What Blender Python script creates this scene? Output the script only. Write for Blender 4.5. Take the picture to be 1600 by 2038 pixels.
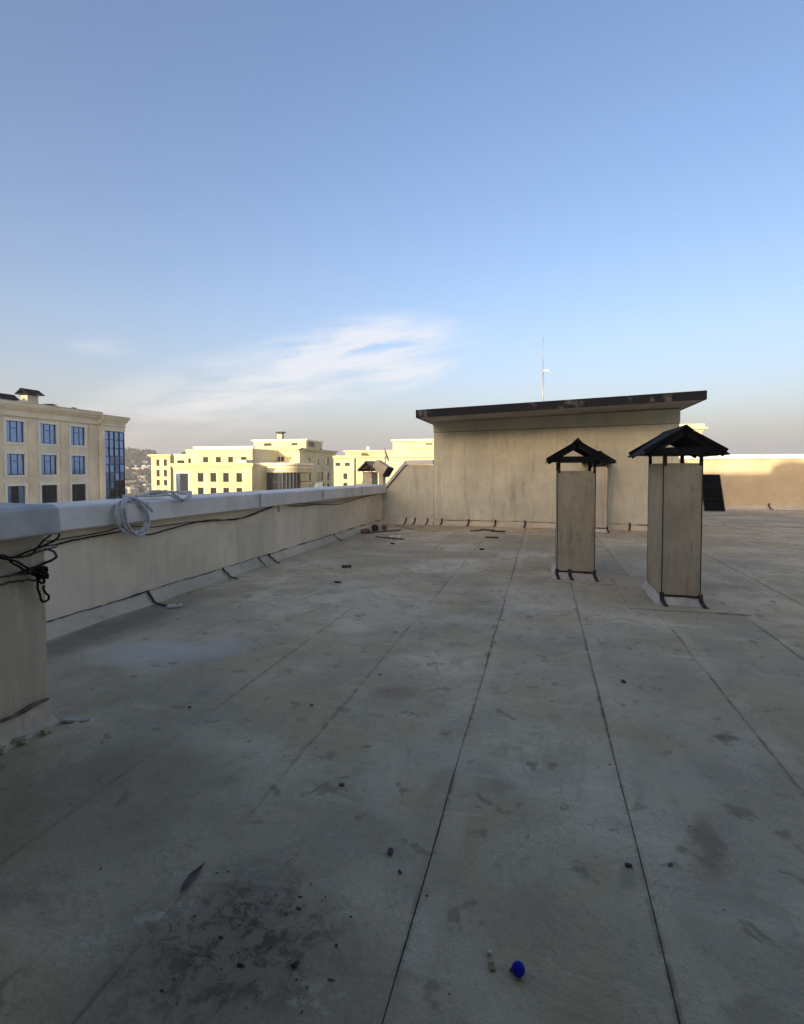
import bpy, bmesh, math, random
from math import radians as R, sin, cos, pi
from mathutils import Vector, Matrix, noise as mnoise
for o in list(bpy.data.objects): bpy.data.objects.remove(o)
sc = bpy.context.scene
COL = sc.collection
random.seed(7)

# ------------------------------------------------------------------ camera
cam = bpy.data.cameras.new('camera'); camo = bpy.data.objects.new('camera', cam); COL.objects.link(camo)
camo.location = (0, 0, 1.65)
camo.rotation_euler = (R(88), 0, R(14.931))
cam.sensor_fit = 'VERTICAL'; cam.sensor_height = 36; cam.lens = 18.548; cam.shift_y = -0.02323
cam.clip_start = 0.05; cam.clip_end = 20000
sc.camera = camo

# ------------------------------------------------------------------ sun, sky, exposure
SUN_EL, SUN_AZ = 10.0, 15.0            # light travels towards +Y and +X (15 degrees right of +Y), sun behind the camera's left
ldir = Vector((sin(R(SUN_AZ))*cos(R(SUN_EL)), cos(R(SUN_AZ))*cos(R(SUN_EL)), -sin(R(SUN_EL))))
sl = bpy.data.lights.new('sun', 'SUN'); sl.energy = 2.0; sl.angle = R(0.6); sl.color = (1.0, 0.86, 0.58)
so = bpy.data.objects.new('sun', sl); COL.objects.link(so)
so.rotation_euler = ldir.to_track_quat('-Z', 'Y').to_euler(); so.location = (-30, -60, 40)

world = bpy.data.worlds.new('World'); sc.world = world; world.use_nodes = True
wn = world.node_tree.nodes; wl = world.node_tree.links; wn.clear()
def W(t, **k):
    n = wn.new(t)
    for a, b in k.items(): setattr(n, a, b)
    return n
def wm(op, a, b=None, c=None, clamp=False):
    n = W('ShaderNodeMath', operation=op, use_clamp=clamp)
    for i, v in enumerate((a, b, c)):
        if v is None: continue
        if isinstance(v, (int, float)): n.inputs[i].default_value = v
        else: wl.new(v, n.inputs[i])
    return n.outputs[0]
sky = W('ShaderNodeTexSky', sky_type='NISHITA', sun_disc=False)
sky.sun_elevation = R(SUN_EL); sky.sun_rotation = R(180+SUN_AZ); sky.altitude = 900
sky.air_density = 1.0; sky.dust_density = 8.5; sky.ozone_density = 1.1
bg = W('ShaderNodeBackground'); wout = W('ShaderNodeOutputWorld')
bg.inputs[1].default_value = 0.10
tc = W('ShaderNodeTexCoord'); sp = W('ShaderNodeSeparateXYZ'); wl.new(tc.outputs['Generated'], sp.inputs[0])
az = wm('MULTIPLY', wm('ARCTAN2', sp.outputs[0], sp.outputs[1]), 57.2958)
el = wm('MULTIPLY', wm('ARCSINE', sp.outputs[2]), 57.2958)
cb = W('ShaderNodeCombineXYZ'); wl.new(wm('ADD', wm('MULTIPLY', az, 0.13), wm('MULTIPLY', el, -0.10)), cb.inputs[0]); wl.new(wm('ADD', wm('MULTIPLY', el, 0.62), wm('MULTIPLY', az, -0.07)), cb.inputs[1])
n1 = W('ShaderNodeTexNoise'); n1.inputs['Scale'].default_value = 1.0; n1.inputs['Detail'].default_value = 10; n1.inputs['Roughness'].default_value = .62; n1.inputs['Distortion'].default_value = .35
wl.new(cb.outputs[0], n1.inputs['Vector'])
def ell(a0, e0, ra, re, tilt):
    da = wm('SUBTRACT', az, a0); de = wm('SUBTRACT', el, e0)
    c, s = cos(R(tilt)), sin(R(tilt))
    u = wm('DIVIDE', wm('ADD', wm('MULTIPLY', da, c), wm('MULTIPLY', de, s)), ra)
    v = wm('DIVIDE', wm('SUBTRACT', wm('MULTIPLY', de, c), wm('MULTIPLY', da, s)), re)
    d = wm('SQRT', wm('ADD', wm('MULTIPLY', u, u), wm('MULTIPLY', v, v)))
    return wm('SUBTRACT', 1.0, d, clamp=True)
m = wm('ADD', wm('ADD', wm('MULTIPLY', ell(-19.5, 13.3, 11.5, 3.2, 9), 1.5), wm('MULTIPLY', ell(-28, 8.8, 24, 5.0, 14), 1.0)), wm('ADD', ell(-13.8, 10.3, 6.0, 1.7, 14), wm('MULTIPLY', ell(-44.5, 11.3, 3.5, 1.2, 0), .35)))
m = wm('ADD', m, wm('MULTIPLY', ell(60, 12, 40, 6, 0), .8))
m = wm('ADD', m, wm('MULTIPLY', ell(-120, 12, 50, 7, 0), .8))
nn = wm('SUBTRACT', n1.outputs[0], 0.33)
cl = wm('MULTIPLY', wm('MULTIPLY', wm('MULTIPLY', m, nn), 5.2), 1.0, clamp=True)
cl = wm('MULTIPLY', cl, 0.66)
mx = W('ShaderNodeMix', data_type='RGBA'); wl.new(cl, mx.inputs[0])
gm_ = W('ShaderNodeGamma'); gm_.inputs[1].default_value = 1.0; wl.new(sky.outputs[0], gm_.inputs[0])
hs = W('ShaderNodeHueSaturation'); hs.inputs['Saturation'].default_value = 1.13; hs.inputs['Value'].default_value = 1.0
wl.new(gm_.outputs[0], hs.inputs['Color'])
tn = W('ShaderNodeMix', data_type='RGBA', blend_type='MULTIPLY'); tn.inputs[0].default_value = 1; wl.new(hs.outputs[0], tn.inputs[6]); tn.inputs[7].default_value = (1.02, .95, 1.03, 1)
hz = W('ShaderNodeMix', data_type='RGBA'); hz.inputs[7].default_value = (2.12, 2.0, 2.08, 1)      # pale evening haze low over the horizon, the same all round
wl.new(wm('MULTIPLY', wm('POWER', 2.718, wm('MULTIPLY', wm('MAXIMUM', el, 0.0), -0.16)), 0.85), hz.inputs[0])
wl.new(tn.outputs[2], hz.inputs[6]); wl.new(hz.outputs[2], mx.inputs[6]); mx.inputs[7].default_value = (3.1, 3.0, 3.05, 1)
wl.new(mx.outputs[2], bg.inputs[0]); wl.new(bg.outputs[0], wout.inputs[0])

vs = sc.view_settings
vs.view_transform = 'Standard'; vs.look = 'None'; vs.gamma = 1; vs.use_curve_mapping = False; vs.exposure = 1.72
sc.cycles.max_bounces = 6; sc.cycles.diffuse_bounces = 3; sc.cycles.glossy_bounces = 3

# ------------------------------------------------------------------ mesh helpers
ORG = {}
def world_origin(p): return ORG.get(p.name, Vector((0, 0, 0))) if p else Vector((0, 0, 0))
def tag(o, label=None, cat=None, group=None, kind=None):
    if label: o['label'] = label
    if cat: o['category'] = cat
    if group: o['group'] = group
    if kind: o['kind'] = kind
    return o
def thing(name, loc, label, cat, group=None):
    o = bpy.data.objects.new(name, None); COL.objects.link(o); o.location = loc; o.empty_display_size = .2
    ORG[o.name] = Vector(loc)
    return tag(o, label, cat, group)
class MB:
    def __init__(s): s.v = []; s.f = []
    def add(s, vs_, fs):
        b = len(s.v); s.v += [tuple(v) for v in vs_]; s.f += [tuple(b+i for i in f) for f in fs]; return s
    def box(s, x0, x1, y0, y1, z0, z1):
        return s.add([(x0,y0,z0),(x1,y0,z0),(x1,y1,z0),(x0,y1,z0),(x0,y0,z1),(x1,y0,z1),(x1,y1,z1),(x0,y1,z1)],
                     [(0,3,2,1),(4,5,6,7),(0,1,5,4),(1,2,6,5),(2,3,7,6),(3,0,4,7)])
    def hexa(s, p):   # 8 points, bottom 4 ccw then top 4
        return s.add(p, [(0,3,2,1),(4,5,6,7),(0,1,5,4),(1,2,6,5),(2,3,7,6),(3,0,4,7)])
    def extrude(s, poly, axis, a0, a1, mapf=None):
        # poly in the two other axes (order x,y,z without axis)
        def mk(p, a):
            return {'x': (a, p[0], p[1]), 'y': (p[0], a, p[1]), 'z': (p[0], p[1], a)}[axis]
        n = len(poly); vv = [mk(p, a0) for p in poly]+[mk(p, a1) for p in poly]
        if mapf: vv = [mapf(q) for q in vv]
        ff = [tuple(range(n))[::-1], tuple(range(n, 2*n))]+[(i, (i+1) % n, n+(i+1) % n, n+i) for i in range(n)]
        return s.add(vv, ff)
    def bar(s, a, b, w, h=None, up=(0, 0, 1)):
        h = h or w; a = Vector(a); b = Vector(b); d = (b-a).normalized(); u = Vector(up)
        if abs(d.dot(u)) > .98: u = Vector((1, 0, 0))
        r = d.cross(u).normalized()*w/2; u = r.cross(d).normalized()*h/2
        return s.hexa([a-r-u, a+r-u, b+r-u, b-r-u, a-r+u, a+r+u, b+r+u, b-r+u])
    def tube(s, pts, r, n=8, rfun=None):
        pts = [Vector(p) for p in pts]; m_ = len(pts); base = len(s.v); nrm = None
        for i, p in enumerate(pts):
            t = (pts[min(i+1, m_-1)]-pts[max(i-1, 0)]).normalized()
            if nrm is None:
                nrm = t.orthogonal().normalized()
            else:
                nrm = (nrm-t*nrm.dot(t)).normalized()
            bi = t.cross(nrm); rr = r*(rfun(i) if rfun else 1)
            for k in range(n):
                a = 2*pi*k/n; s.v.append(tuple(p+nrm*cos(a)*rr+bi*sin(a)*rr))
        for i in range(m_-1):
            for k in range(n):
                s.f.append((base+i*n+k, base+i*n+(k+1) % n, base+(i+1)*n+(k+1) % n, base+(i+1)*n+k))
        s.f.append(tuple(base+k for k in range(n))[::-1]); s.f.append(tuple(base+(m_-1)*n+k for k in range(n)))
        return s
    def build(s, name, mat, parent=None, smooth=False, bevel=0.0):
        o_ = world_origin(parent)
        me = bpy.data.meshes.new(name); me.from_pydata([tuple(Vector(v)-o_) for v in s.v], [], s.f); me.update()
        bm = bmesh.new(); bm.from_mesh(me); bmesh.ops.recalc_face_normals(bm, faces=bm.faces); bm.to_mesh(me); bm.free()
        ob = bpy.data.objects.new(name, me); COL.objects.link(ob); me.materials.append(mat)
        if parent: ob.parent = parent; ORG[ob.name] = o_.copy()
        if smooth:
            for p in me.polygons: p.use_smooth = True
        if bevel:
            b = ob.modifiers.new('bevel', 'BEVEL'); b.width = bevel; b.segments = 2; b.limit_method = 'ANGLE'; b.angle_limit = R(40)
        return ob
def rebase(o, loc):
    """put a top-level mesh's origin at loc (its base)"""
    loc = Vector(loc); me = o.data; me.transform(Matrix.Translation(-loc)); o.location = loc; ORG[o.name] = loc.copy(); return o
def catmull(pts, k=8):
    P = [Vector(p) for p in pts]; out = []
    for i in range(len(P)-1):
        a = P[max(i-1, 0)]; b = P[i]; c = P[i+1]; d = P[min(i+2, len(P)-1)]
        for j in range(k):
            t = j/k
            out.append(.5*((2*b)+(c-a)*t+(2*a-5*b+4*c-d)*t*t+(3*b-a-3*c+d)*t**3))
    out.append(P[-1]); return out
def N3(x, y, z=0.): return mnoise.noise(Vector((x, y, z)))

# ------------------------------------------------------------------ material helpers
class NT:
    def __init__(s, name):
        s.m = bpy.data.materials.new(name); s.m.use_nodes = True; s.t = s.m.node_tree; s.n = s.t.nodes; s.l = s.t.links
        s.b = s.n['Principled BSDF']; s.shared = {}; s.geo = s.n.new('ShaderNodeNewGeometry'); s.pos = s.geo.outputs['Position']
    def new(s, t, **k):
        n = s.n.new(t)
        for a, b in k.items(): setattr(n, a, b)
        return n
    def put(s, sock, v):
        if isinstance(v, (int, float)): sock.default_value = v
        elif isinstance(v, (tuple, list)): sock.default_value = v
        else: s.l.new(v, sock)
    def math(s, op, a, b=None, clamp=False):
        n = s.new('ShaderNodeMath', operation=op, use_clamp=clamp); s.put(n.inputs[0], a)
        if b is not None: s.put(n.inputs[1], b)
        return n.outputs[0]
    def scale(s, vec, sc_):
        n = s.new('ShaderNodeVectorMath', operation='MULTIPLY'); s.put(n.inputs[0], vec); n.inputs[1].default_value = sc_; return n.outputs[0]
    def noise(s, scale, detail=5, rough=.6, vec=None, dist=0., col=False):
        n = s.new('ShaderNodeTexNoise'); n.inputs['Scale'].default_value = scale; n.inputs['Detail'].default_value = detail
        n.inputs['Roughness'].default_value = rough; n.inputs['Distortion'].default_value = dist; s.put(n.inputs['Vector'], vec if vec is not None else s.pos)
        return n.outputs['Color' if col else 'Fac']
    def ramp(s, v, a, b, lo=0., hi=1., smooth=True):
        n = s.new('ShaderNodeMapRange', interpolation_type='SMOOTHSTEP' if smooth else 'LINEAR'); s.put(n.inputs[0], v)
        n.inputs[1].default_value = a; n.inputs[2].default_value = b; n.inputs[3].default_value = lo; n.inputs[4].default_value = hi; return n.outputs[0]
    def mix(s, f, a, b, mode='MIX'):
        n = s.new('ShaderNodeMix', data_type='RGBA', blend_type=mode); s.put(n.inputs[0], f)
        s.put(n.inputs[6], a if not isinstance(a, tuple) else (*a[:3], 1)); s.put(n.inputs[7], b if not isinstance(b, tuple) else (*b[:3], 1)); return n.outputs[2]
    def bump(s, h, strength=.3, dist=.01):
        n = s.new('ShaderNodeBump'); n.inputs['Strength'].default_value = strength; n.inputs['Distance'].default_value = dist; s.put(n.inputs['Height'], h)
        s.l.new(n.outputs[0], s.b.inputs['Normal'])
    def fin(s, col, rough=.8, metal=0., spec=.3):
        s.put(s.b.inputs['Base Color'], col if not isinstance(col, tuple) else (*col[:3], 1)); s.put(s.b.inputs['Roughness'], rough)
        s.b.inputs['Metallic'].default_value = metal; s.b.inputs['Specular IOR Level'].default_value = spec; return s.m
    def objvec(s): return s.new('ShaderNodeTexCoord').outputs['Object']
    def blob(s, c, r, rot=0., amp=.25, nscale=3., edge=.55):
        """irregular stain with its own outline at ground point c"""
        key = 2. if nscale < 5 else 7.
        if key not in s.shared: s.shared[key] = s.noise(key, 3, .6, col=True)
        nz = s.shared[key]
        a = s.new('ShaderNodeVectorMath', operation='SUBTRACT'); s.l.new(nz, a.inputs[0]); a.inputs[1].default_value = (.5, .5, .5)
        a2 = s.scale(a.outputs[0], (amp*2, amp*2, 0))
        p = s.new('ShaderNodeVectorMath', operation='ADD'); s.l.new(s.pos, p.inputs[0]); s.l.new(a2, p.inputs[1])
        q = s.new('ShaderNodeVectorMath', operation='SUBTRACT'); s.l.new(p.outputs[0], q.inputs[0]); q.inputs[1].default_value = (c[0], c[1], 0)
        rt = s.new('ShaderNodeVectorRotate', rotation_type='Z_AXIS'); s.l.new(q.outputs[0], rt.inputs[0]); rt.inputs['Angle'].default_value = -R(rot)
        u = s.scale(rt.outputs[0], (1/r[0], 1/r[1], 0))
        ln = s.new('ShaderNodeVectorMath', operation='LENGTH'); s.l.new(u, ln.inputs[0])
        return s.ramp(ln.outputs['Value'], edge, 1., 1., 0.)

def plain(name, col, rough=.7, metal=0., var=.25, nscale=8., bump=.0, spec=.3, obj=False):
    t = NT(name); v = t.objvec() if obj else t.pos
    n = t.noise(nscale, 5, .6, v)
    c = t.mix(t.ramp(n, .3, .7), tuple(x*(1-var) for x in col), tuple(min(1, x*(1+var)) for x in col))
    if bump: t.bump(t.noise(nscale*6, 4, .6, v), bump, .01)
    return t.fin(c, rough, metal, spec)

def plaster(name, col, dirt=(.10, .085, .06), streak=.5, stain=.4, bump=.25, scl=1., grime=.5):
    t = NT(name)
    big = t.noise(.9*scl, 3, .6); med = t.noise(5*scl, 4, .65)
    st = t.noise(1., 6, .65, t.scale(t.pos, (5.5*scl, 5.5*scl, .55*scl)), .6)
    st2 = t.noise(1., 4, .6, t.scale(t.pos, (14*scl, 14*scl, .9*scl)), .3)
    c = t.mix(t.ramp(big, .3, .72), tuple(x*.84 for x in col), tuple(min(1, x*1.12) for x in col))
    c = t.mix(t.math('MULTIPLY', t.ramp(st, .52, .74), streak), c, dirt)
    c = t.mix(t.math('MULTIPLY', t.ramp(st2, .54, .70), streak*.9), c, tuple(min(1, x*1.35) for x in col))
    c = t.mix(t.math('MULTIPLY', t.ramp(med, .56, .78), stain), c, dirt)
    st3 = t.noise(1., 5, .75, t.scale(t.pos, (9*scl, 9*scl, 1.6*scl)), 1.2)
    c = t.mix(t.math('MULTIPLY', t.ramp(st3, .42, .62), streak*.8), c, tuple(x*.80 for x in col))
    sc_ = t.noise(2.6*scl, 6, .72)
    c = t.mix(t.math('MULTIPLY', t.ramp(sc_, .62, .66), grime), c, tuple(x*.62 for x in col))
    t.bump(t.noise(34*scl, 3, .75), bump, .014)
    return t.fin(c, .9, 0, .15)

# --- bitumen membrane of the deck
def membrane(name, base, warm=.7, spots=True):
    t = NT(name)
    oi = t.new('ShaderNodeObjectInfo').outputs['Random']
    big = t.noise(.45, 3, .62, dist=.4); med = t.noise(2.2, 4, .7, dist=.5); fine = t.noise(14, 4, .75); gr = t.noise(75, 4, .8)
    streak = t.noise(1., 5, .72, t.scale(t.pos, (1.1, 5.5, 1)), .7)
    c = t.mix(t.ramp(big, .36, .64), tuple(x*.68 for x in base), tuple(x*1.14 for x in base))
    wm_ = t.noise(.8, 4, .65, t.scale(t.pos, (1, 1, 1)), .3)
    c = t.mix(t.math('MULTIPLY', t.ramp(wm_, .44, .60), warm), c, (base[0]*.80, base[1]*.77, base[2]*.60))
    wm2 = t.noise(1.9, 4, .7, t.scale(t.pos, (1, .8, 1)), .8)
    c = t.mix(t.math('MULTIPLY', t.ramp(wm2, .52, .57), .42), c, (base[0]*.60, base[1]*.60, base[2]*.62))
    c = t.mix(t.ramp(oi, 0, 1, 0, .05), c, (base[0]*.72, base[1]*.74, base[2]*.76))
    c = t.mix(t.math('MULTIPLY', t.ramp(streak, .56, .70), .30), c, tuple(x*1.32 for x in base))
    c = t.mix(t.math('MULTIPLY', t.ramp(streak, .44, .32), .35), c, tuple(x*.60 for x in base))
    ring = t.ramp(t.math('ABSOLUTE', t.math('SUBTRACT', wm2, .505)), .0, .016, 1, 0)          # dried puddle edges
    c = t.mix(t.math('MULTIPLY', ring, .30), c, tuple(x*.52 for x in base))
    smu = t.noise(5.2, 3, .6, dist=.4)
    c = t.mix(t.math('MULTIPLY', t.ramp(smu, .61, .68), .7), c, tuple(x*.42 for x in base))
    c = t.mix(t.math('MULTIPLY', t.ramp(smu, .31, .25), .40), c, tuple(x*1.25 for x in base))
    c = t.mix(t.math('MULTIPLY', t.ramp(med, .54, .70), .6), c, tuple(x*.60 for x in base))
    c = t.mix(t.math('MULTIPLY', t.ramp(fine, .57, .70), .65), c, tuple(x*.55 for x in base))
    c = t.mix(t.math('MULTIPLY', t.ramp(fine, .40, .26), .35), c, tuple(x*1.4 for x in base))
    c = t.mix(t.math('MULTIPLY', t.ramp(gr, .48, .70), .5), c, tuple(x*.5 for x in base))
    if spots:
        sx = t.new('ShaderNodeSeparateXYZ'); t.l.new(t.pos, sx.inputs[0])
        wv = t.math('MULTIPLY', t.math('SUBTRACT', t.noise(1.3, 4, .7), .5), .06)
        xw = t.math('ADD', sx.outputs[0], wv); brk2 = t.ramp(med, .42, .62); brk = t.math('MULTIPLY', t.ramp(fine, .36, .56), t.ramp(t.noise(.75, 3, .6), .40, .56))
        for sx_ in (-2.18, -1.34, -.45, .41, 1.30, 2.21, 3.08, 4.05):       # bitumen bled out of the laps, and the paler lap beside it
            dd = t.math('ABSOLUTE', t.math('SUBTRACT', xw, sx_))
            c = t.mix(t.math('MULTIPLY', t.math('MULTIPLY', t.ramp(dd, .003, .020, 1, 0), brk), .8 if sx_ > -1 else .6), c, tuple(v*.30 for v in base))
            d2 = t.math('ABSOLUTE', t.math('SUBTRACT', xw, sx_+.065))
            c = t.mix(t.math('MULTIPLY', t.math('MULTIPLY', t.ramp(d2, .02, .075, 1, 0), brk2), .30 if sx_ > -1 else .08), c, tuple(v*1.18 for v in base))
        def st(c, m_, col, k): return t.mix(t.math('MULTIPLY', m_, k), c, col)
        c = st(c, t.blob((-3.35, 4.0), (.95, .42), 28, .35, 2.5, .35), (.60, .57, .50), .6)          # pale washed patch beside the parapet
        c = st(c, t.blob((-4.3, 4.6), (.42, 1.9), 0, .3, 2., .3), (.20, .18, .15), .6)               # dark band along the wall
        c = st(c, t.blob((-1.05, 3.7), (.26, .18), 10, .12, 4., .3), (.30, .20, .14), .5)               # rusty patch
        dirtn = t.ramp(t.noise(11, 8, .78, dist=.5), .46, .58)
        c = st(c, t.math('MULTIPLY', t.blob((-1.02, 1.58), (.52, .42), 20, .22, 3., .2), dirtn), (.022, .019, .015), .95)   # sooty dirt
        c = st(c, t.blob((-1.05, 1.6), (.62, .5), 20, .3, 3., .15), (.16, .145, .115), .55)
        palen = t.ramp(t.noise(18, 6, .75), .46, .58)
        for cc, rr, ro in (((-.67, 1.47), (.13, .08), 0), ((-.41, 1.74), (.05, .22), 8), ((-1.55, 1.42), (.30, .10), 20), ((-1.35, 1.62), (.16, .07), 30), ((.03, 1.79), (.05, .02), -40), ((-2.9, 2.75), (.22, .12), 0)):
            c = st(c, t.math('MULTIPLY', t.blob(cc, rr, ro, .06, 8., .3), palen), (.66, .58, .44), .7)
        c = st(c, t.blob((-2.3, 2.0), (1.5, .9), 10, .5, 2., .1), (.22, .185, .115), .6)  # olive dirt that also paints in the shade of pier and wing
        c = st(c, t.blob((-.3, 1.35), (2.2, .55), 0, .4, 2., .1), (.30, .25, .165), .45)                   # mossy brown dirt, also painting the foreground darker like shade
        c = st(c, t.blob((2.25, 4.9), (.6, .8), 0, .4, 2., .2), (.34, .31, .25), .5)
        c = st(c, t.blob((.72, 2.55), (.09, .3), -15, .1, 6., .2), (.20, .13, .09), .55)
        c = st(c, t.blob((-.05, 1.9), (.3, .22), 0, .2, 3., .2), (.34, .25, .18), .4)
        c = st(c, t.blob((1.1, 3.6), (.10, .08), 0, .08, 8., .3), (.14, .125, .09), .6)
        for k, (x, y) in enumerate(((-2.4, 3.3), (-1.6, 2.4), (.35, 2.25), (-.2, 2.75), (.9, 2.0), (-.75, 4.9), (.1, 5.3), (-2.6, 5.6), (1.75, 3.35), (-1.9, 6.6), (3.0, 5.2), (.62, 1.75))):
            c = st(c, t.blob((x, y), (.10+.05*(k % 3), .06+.03*(k % 2)), 37*k, .10, 7., .2), tuple(v*.5 for v in base), .55)
    t.bump(t.math('ADD', t.math('MULTIPLY', gr, .45), t.math('ADD', t.math('MULTIPLY', fine, 1.2), t.math('MULTIPLY', med, 2.5))), .42, .012)
    return t.fin(c, .93, 0, .10)

M = {}
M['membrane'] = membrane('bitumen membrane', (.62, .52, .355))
M['membrane_far'] = membrane('bitumen membrane far', (.59, .52, .375), .6, False)
M['patch'] = membrane('membrane patch', (.63, .53, .365), .3, False)
M['tar'] = plain('tar joint', (.09, .083, .07), .9, 0, .7, 5)
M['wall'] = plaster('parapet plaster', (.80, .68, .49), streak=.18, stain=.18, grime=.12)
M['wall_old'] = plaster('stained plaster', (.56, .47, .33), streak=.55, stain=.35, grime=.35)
M['house'] = plaster('stairhouse render', (.61, .59, .455), streak=.38, stain=.22, grime=.25)
M['house_top'] = plaster('stairhouse upper render', (.60, .575, .435), streak=.2, stain=.15, grime=.15)
M['flash'] = plaster('painted flashing', (.60, .52, .39), streak=.2, stain=.35, grime=.4)
M['flash_w'] = plaster('whitewashed flashing', (.60, .55, .46), dirt=(.16, .13, .09), streak=.4, stain=.6, grime=.8, scl=2.2)
M['cop'] = plain('galvanised coping', (.66, .62, .56), .5, .15, .12, 2.5, .03, .5)
M['cop2'] = plain('grey painted coping', (.44, .44, .41), .55, .1, .2, 3.0, .05, .4)
M['cop_w'] = plain('white coping', (.74, .72, .68), .6, 0, .08, 3)
M['shaft'] = plaster('chimney render', (.47, .41, .285), streak=.55, stain=.42, grime=.5, scl=1.8)
M['shaft_l'] = plaster('pale chimney render', (.52, .47, .36), streak=.25, stain=.2, grime=.2, scl=1.5)
M['iron'] = plain('rusty angle iron', (.055, .042, .032), .75, .2, .5, 14, .1)
M['black'] = plain('black sheet metal', (.012, .012, .013), .85, 0, .5, 7, .05, .15)
M['strap'] = plain('bitumen strap', (.045, .040, .035), .8, 0, .5, 20)
M['fascia'] = None
t = NT('bitumen wrapped fascia'); f1 = t.noise(1., 5, .6, t.scale(t.pos, (2.2, 1, 2)), .3)
M['fascia'] = t.fin(t.mix(t.math('MULTIPLY', t.ramp(f1, .55, .68), .8), (.016, .017, .021), (.15, .145, .14)), .85, 0, .15)
M['soffit'] = plaster('slab soffit', (.33, .31, .27), streak=.1, stain=.3)
M['cable'] = plain('black cable', (.022, .019, .016), .9, 0, .5, 20, 0, .1)
M['cable_b'] = plain('brown cable', (.05, .035, .025), .65, 0, .3, 20)
M['hose'] = plain('grey hose', (.50, .50, .49), .5, 0, .2, 18)
M['white'] = plain('white plastic', (.68, .67, .63), .5, 0, .15, 20, obj=True)
M['wood'] = plain('weathered board', (.15, .11, .075), .85, 0, .4, 12, .2)
M['wood_p'] = plain('pale board', (.42, .36, .27), .85, 0, .3, 12, .2)
M['rubble'] = plain('brick rubble', (.16, .10, .075), .9, 0, .5, 15, .2)
M['scrap'] = plain('dark scrap', (.055, .050, .043), .8, 0, .5, 15)
M['blue'] = plain('blue plastic', (.010, .014, .42), .35, 0, .15, 30, obj=True)
M['ochre'] = plain('ochre scrap', (.22, .175, .08), .7, 0, .3, 40)
M['steel'] = plain('galvanised rod', (.42, .42, .42), .45, .5, .1, 10)
M['glassb'] = NT('blue tinted glass').fin((.20, .33, .60), .06, .85, .5)
M['glassd'] = NT('dark glass').fin((.022, .024, .028), .12, 0, .4)
M['frame_b'] = plain('dark window frame', (.018, .024, .04), .45, 0, .1, 5)
M['frame_br'] = plain('brown window frame', (.05, .042, .03), .5, 0, .1, 5)
M['b1'] = plaster('beige facade', (.86, .76, .56), streak=.05, stain=.06, scl=.3, grime=.03, bump=.05)
M['b1p'] = plaster('ochre pilaster', (.82, .70, .49), streak=.05, stain=.06, scl=.3, grime=.03, bump=.05)
M['trim'] = plain('cream trim', (.86, .82, .72), .8, 0, .05, 1.)
M['b2'] = plaster('yellow facade', (.66, .58, .345), streak=.05, stain=.06, scl=.2, grime=.02, bump=.05)
M['b3'] = plaster('pale yellow facade', (.66, .59, .37), streak=.05, stain=.06, scl=.2, grime=.02, bump=.05)
M['roofw'] = plain('pale roofing', (.55, .53, .48), .8, 0, .1, .5)
M['panel'] = plain('dark solar glass', (.006, .006, .007), .9, 0, .3, 3, 0, .05)
M['panel_rail'] = plain('dull panel frame', (.016, .016, .018), .8, 0, .2, 9)
t = NT('city ground'); g1 = t.noise(.012, 6, .7); M['ground'] = t.fin(t.mix(t.ramp(g1, .4, .62), (.13, .115, .09), (.075, .085, .05)), .95, 0, .1)
t = NT('dry hillside'); g1 = t.noise(.02, 7, .72); g2 = t.noise(.09, 5, .7)
M['hill'] = t.fin(t.mix(t.ramp(g2, .48, .62), t.mix(t.ramp(g1, .4, .62), (.19, .155, .105), (.12, .11, .07)), (.06, .065, .038)), .95, 0, .1)
t = NT('hill foliage'); g1 = t.noise(.3, 4, .7); M['leaf'] = t.fin(t.mix(t.ramp(g1, .35, .65), (.055, .055, .035), (.11, .10, .065)), .9, 0, .1)  # browned, low-contrast tones paint some distance haze into the foliage
M['hw'] = plain('pale house wall', (.40, .36, .30), .9, 0, .25, .1)
M['hr'] = plain('house roofing', (.26, .21, .17), .9, 0, .3, .2)

# ================================================================== SETTING
g = MB(); n_ = 48
ring = [(3500*cos(2*pi*k/n_), 3500*sin(2*pi*k/n_), -22) for k in range(n_)]
g.add([(0, 0, -22)]+ring, [(0, 1+k, 1+(k+1) % n_) for k in range(n_)])
tag(g.build('ground', M['ground']), kind='structure')

def hill_z(a, r):   # a = azimuth in degrees left(-)/right(+) of +Y, r = distance
    t_ = max(0, min(1, (r-560)/420)); t_ = t_*t_*(3-2*t_)
    ridge = 30+9*N3(a*.11, 3.1)+4*N3(a*.5, 7.7)+(4 if a < -40 else 0)-34*max(0, min(1, (a+30)/20))
    return -22.3+(ridge+22)*t_+5*t_*N3(a*.35, r*.012)+1.2*t_*N3(a*1.7, r*.05)
def polar(a, r): return (r*sin(R(a)), r*cos(R(a)))
h = MB(); AA = [-75+.8*i for i in range(170)]; RR = [540+22*i for i in range(26)]
vv = [(*polar(a, r), hill_z(a, r)) for a in AA for r in RR]
k = len(RR)
h.add(vv, [(i*k+j, (i+1)*k+j, (i+1)*k+j+1, i*k+j+1) for i in range(len(AA)-1) for j in range(k-1)])
tag(h.build('hill', M['hill'], smooth=True), kind='structure')

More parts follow.
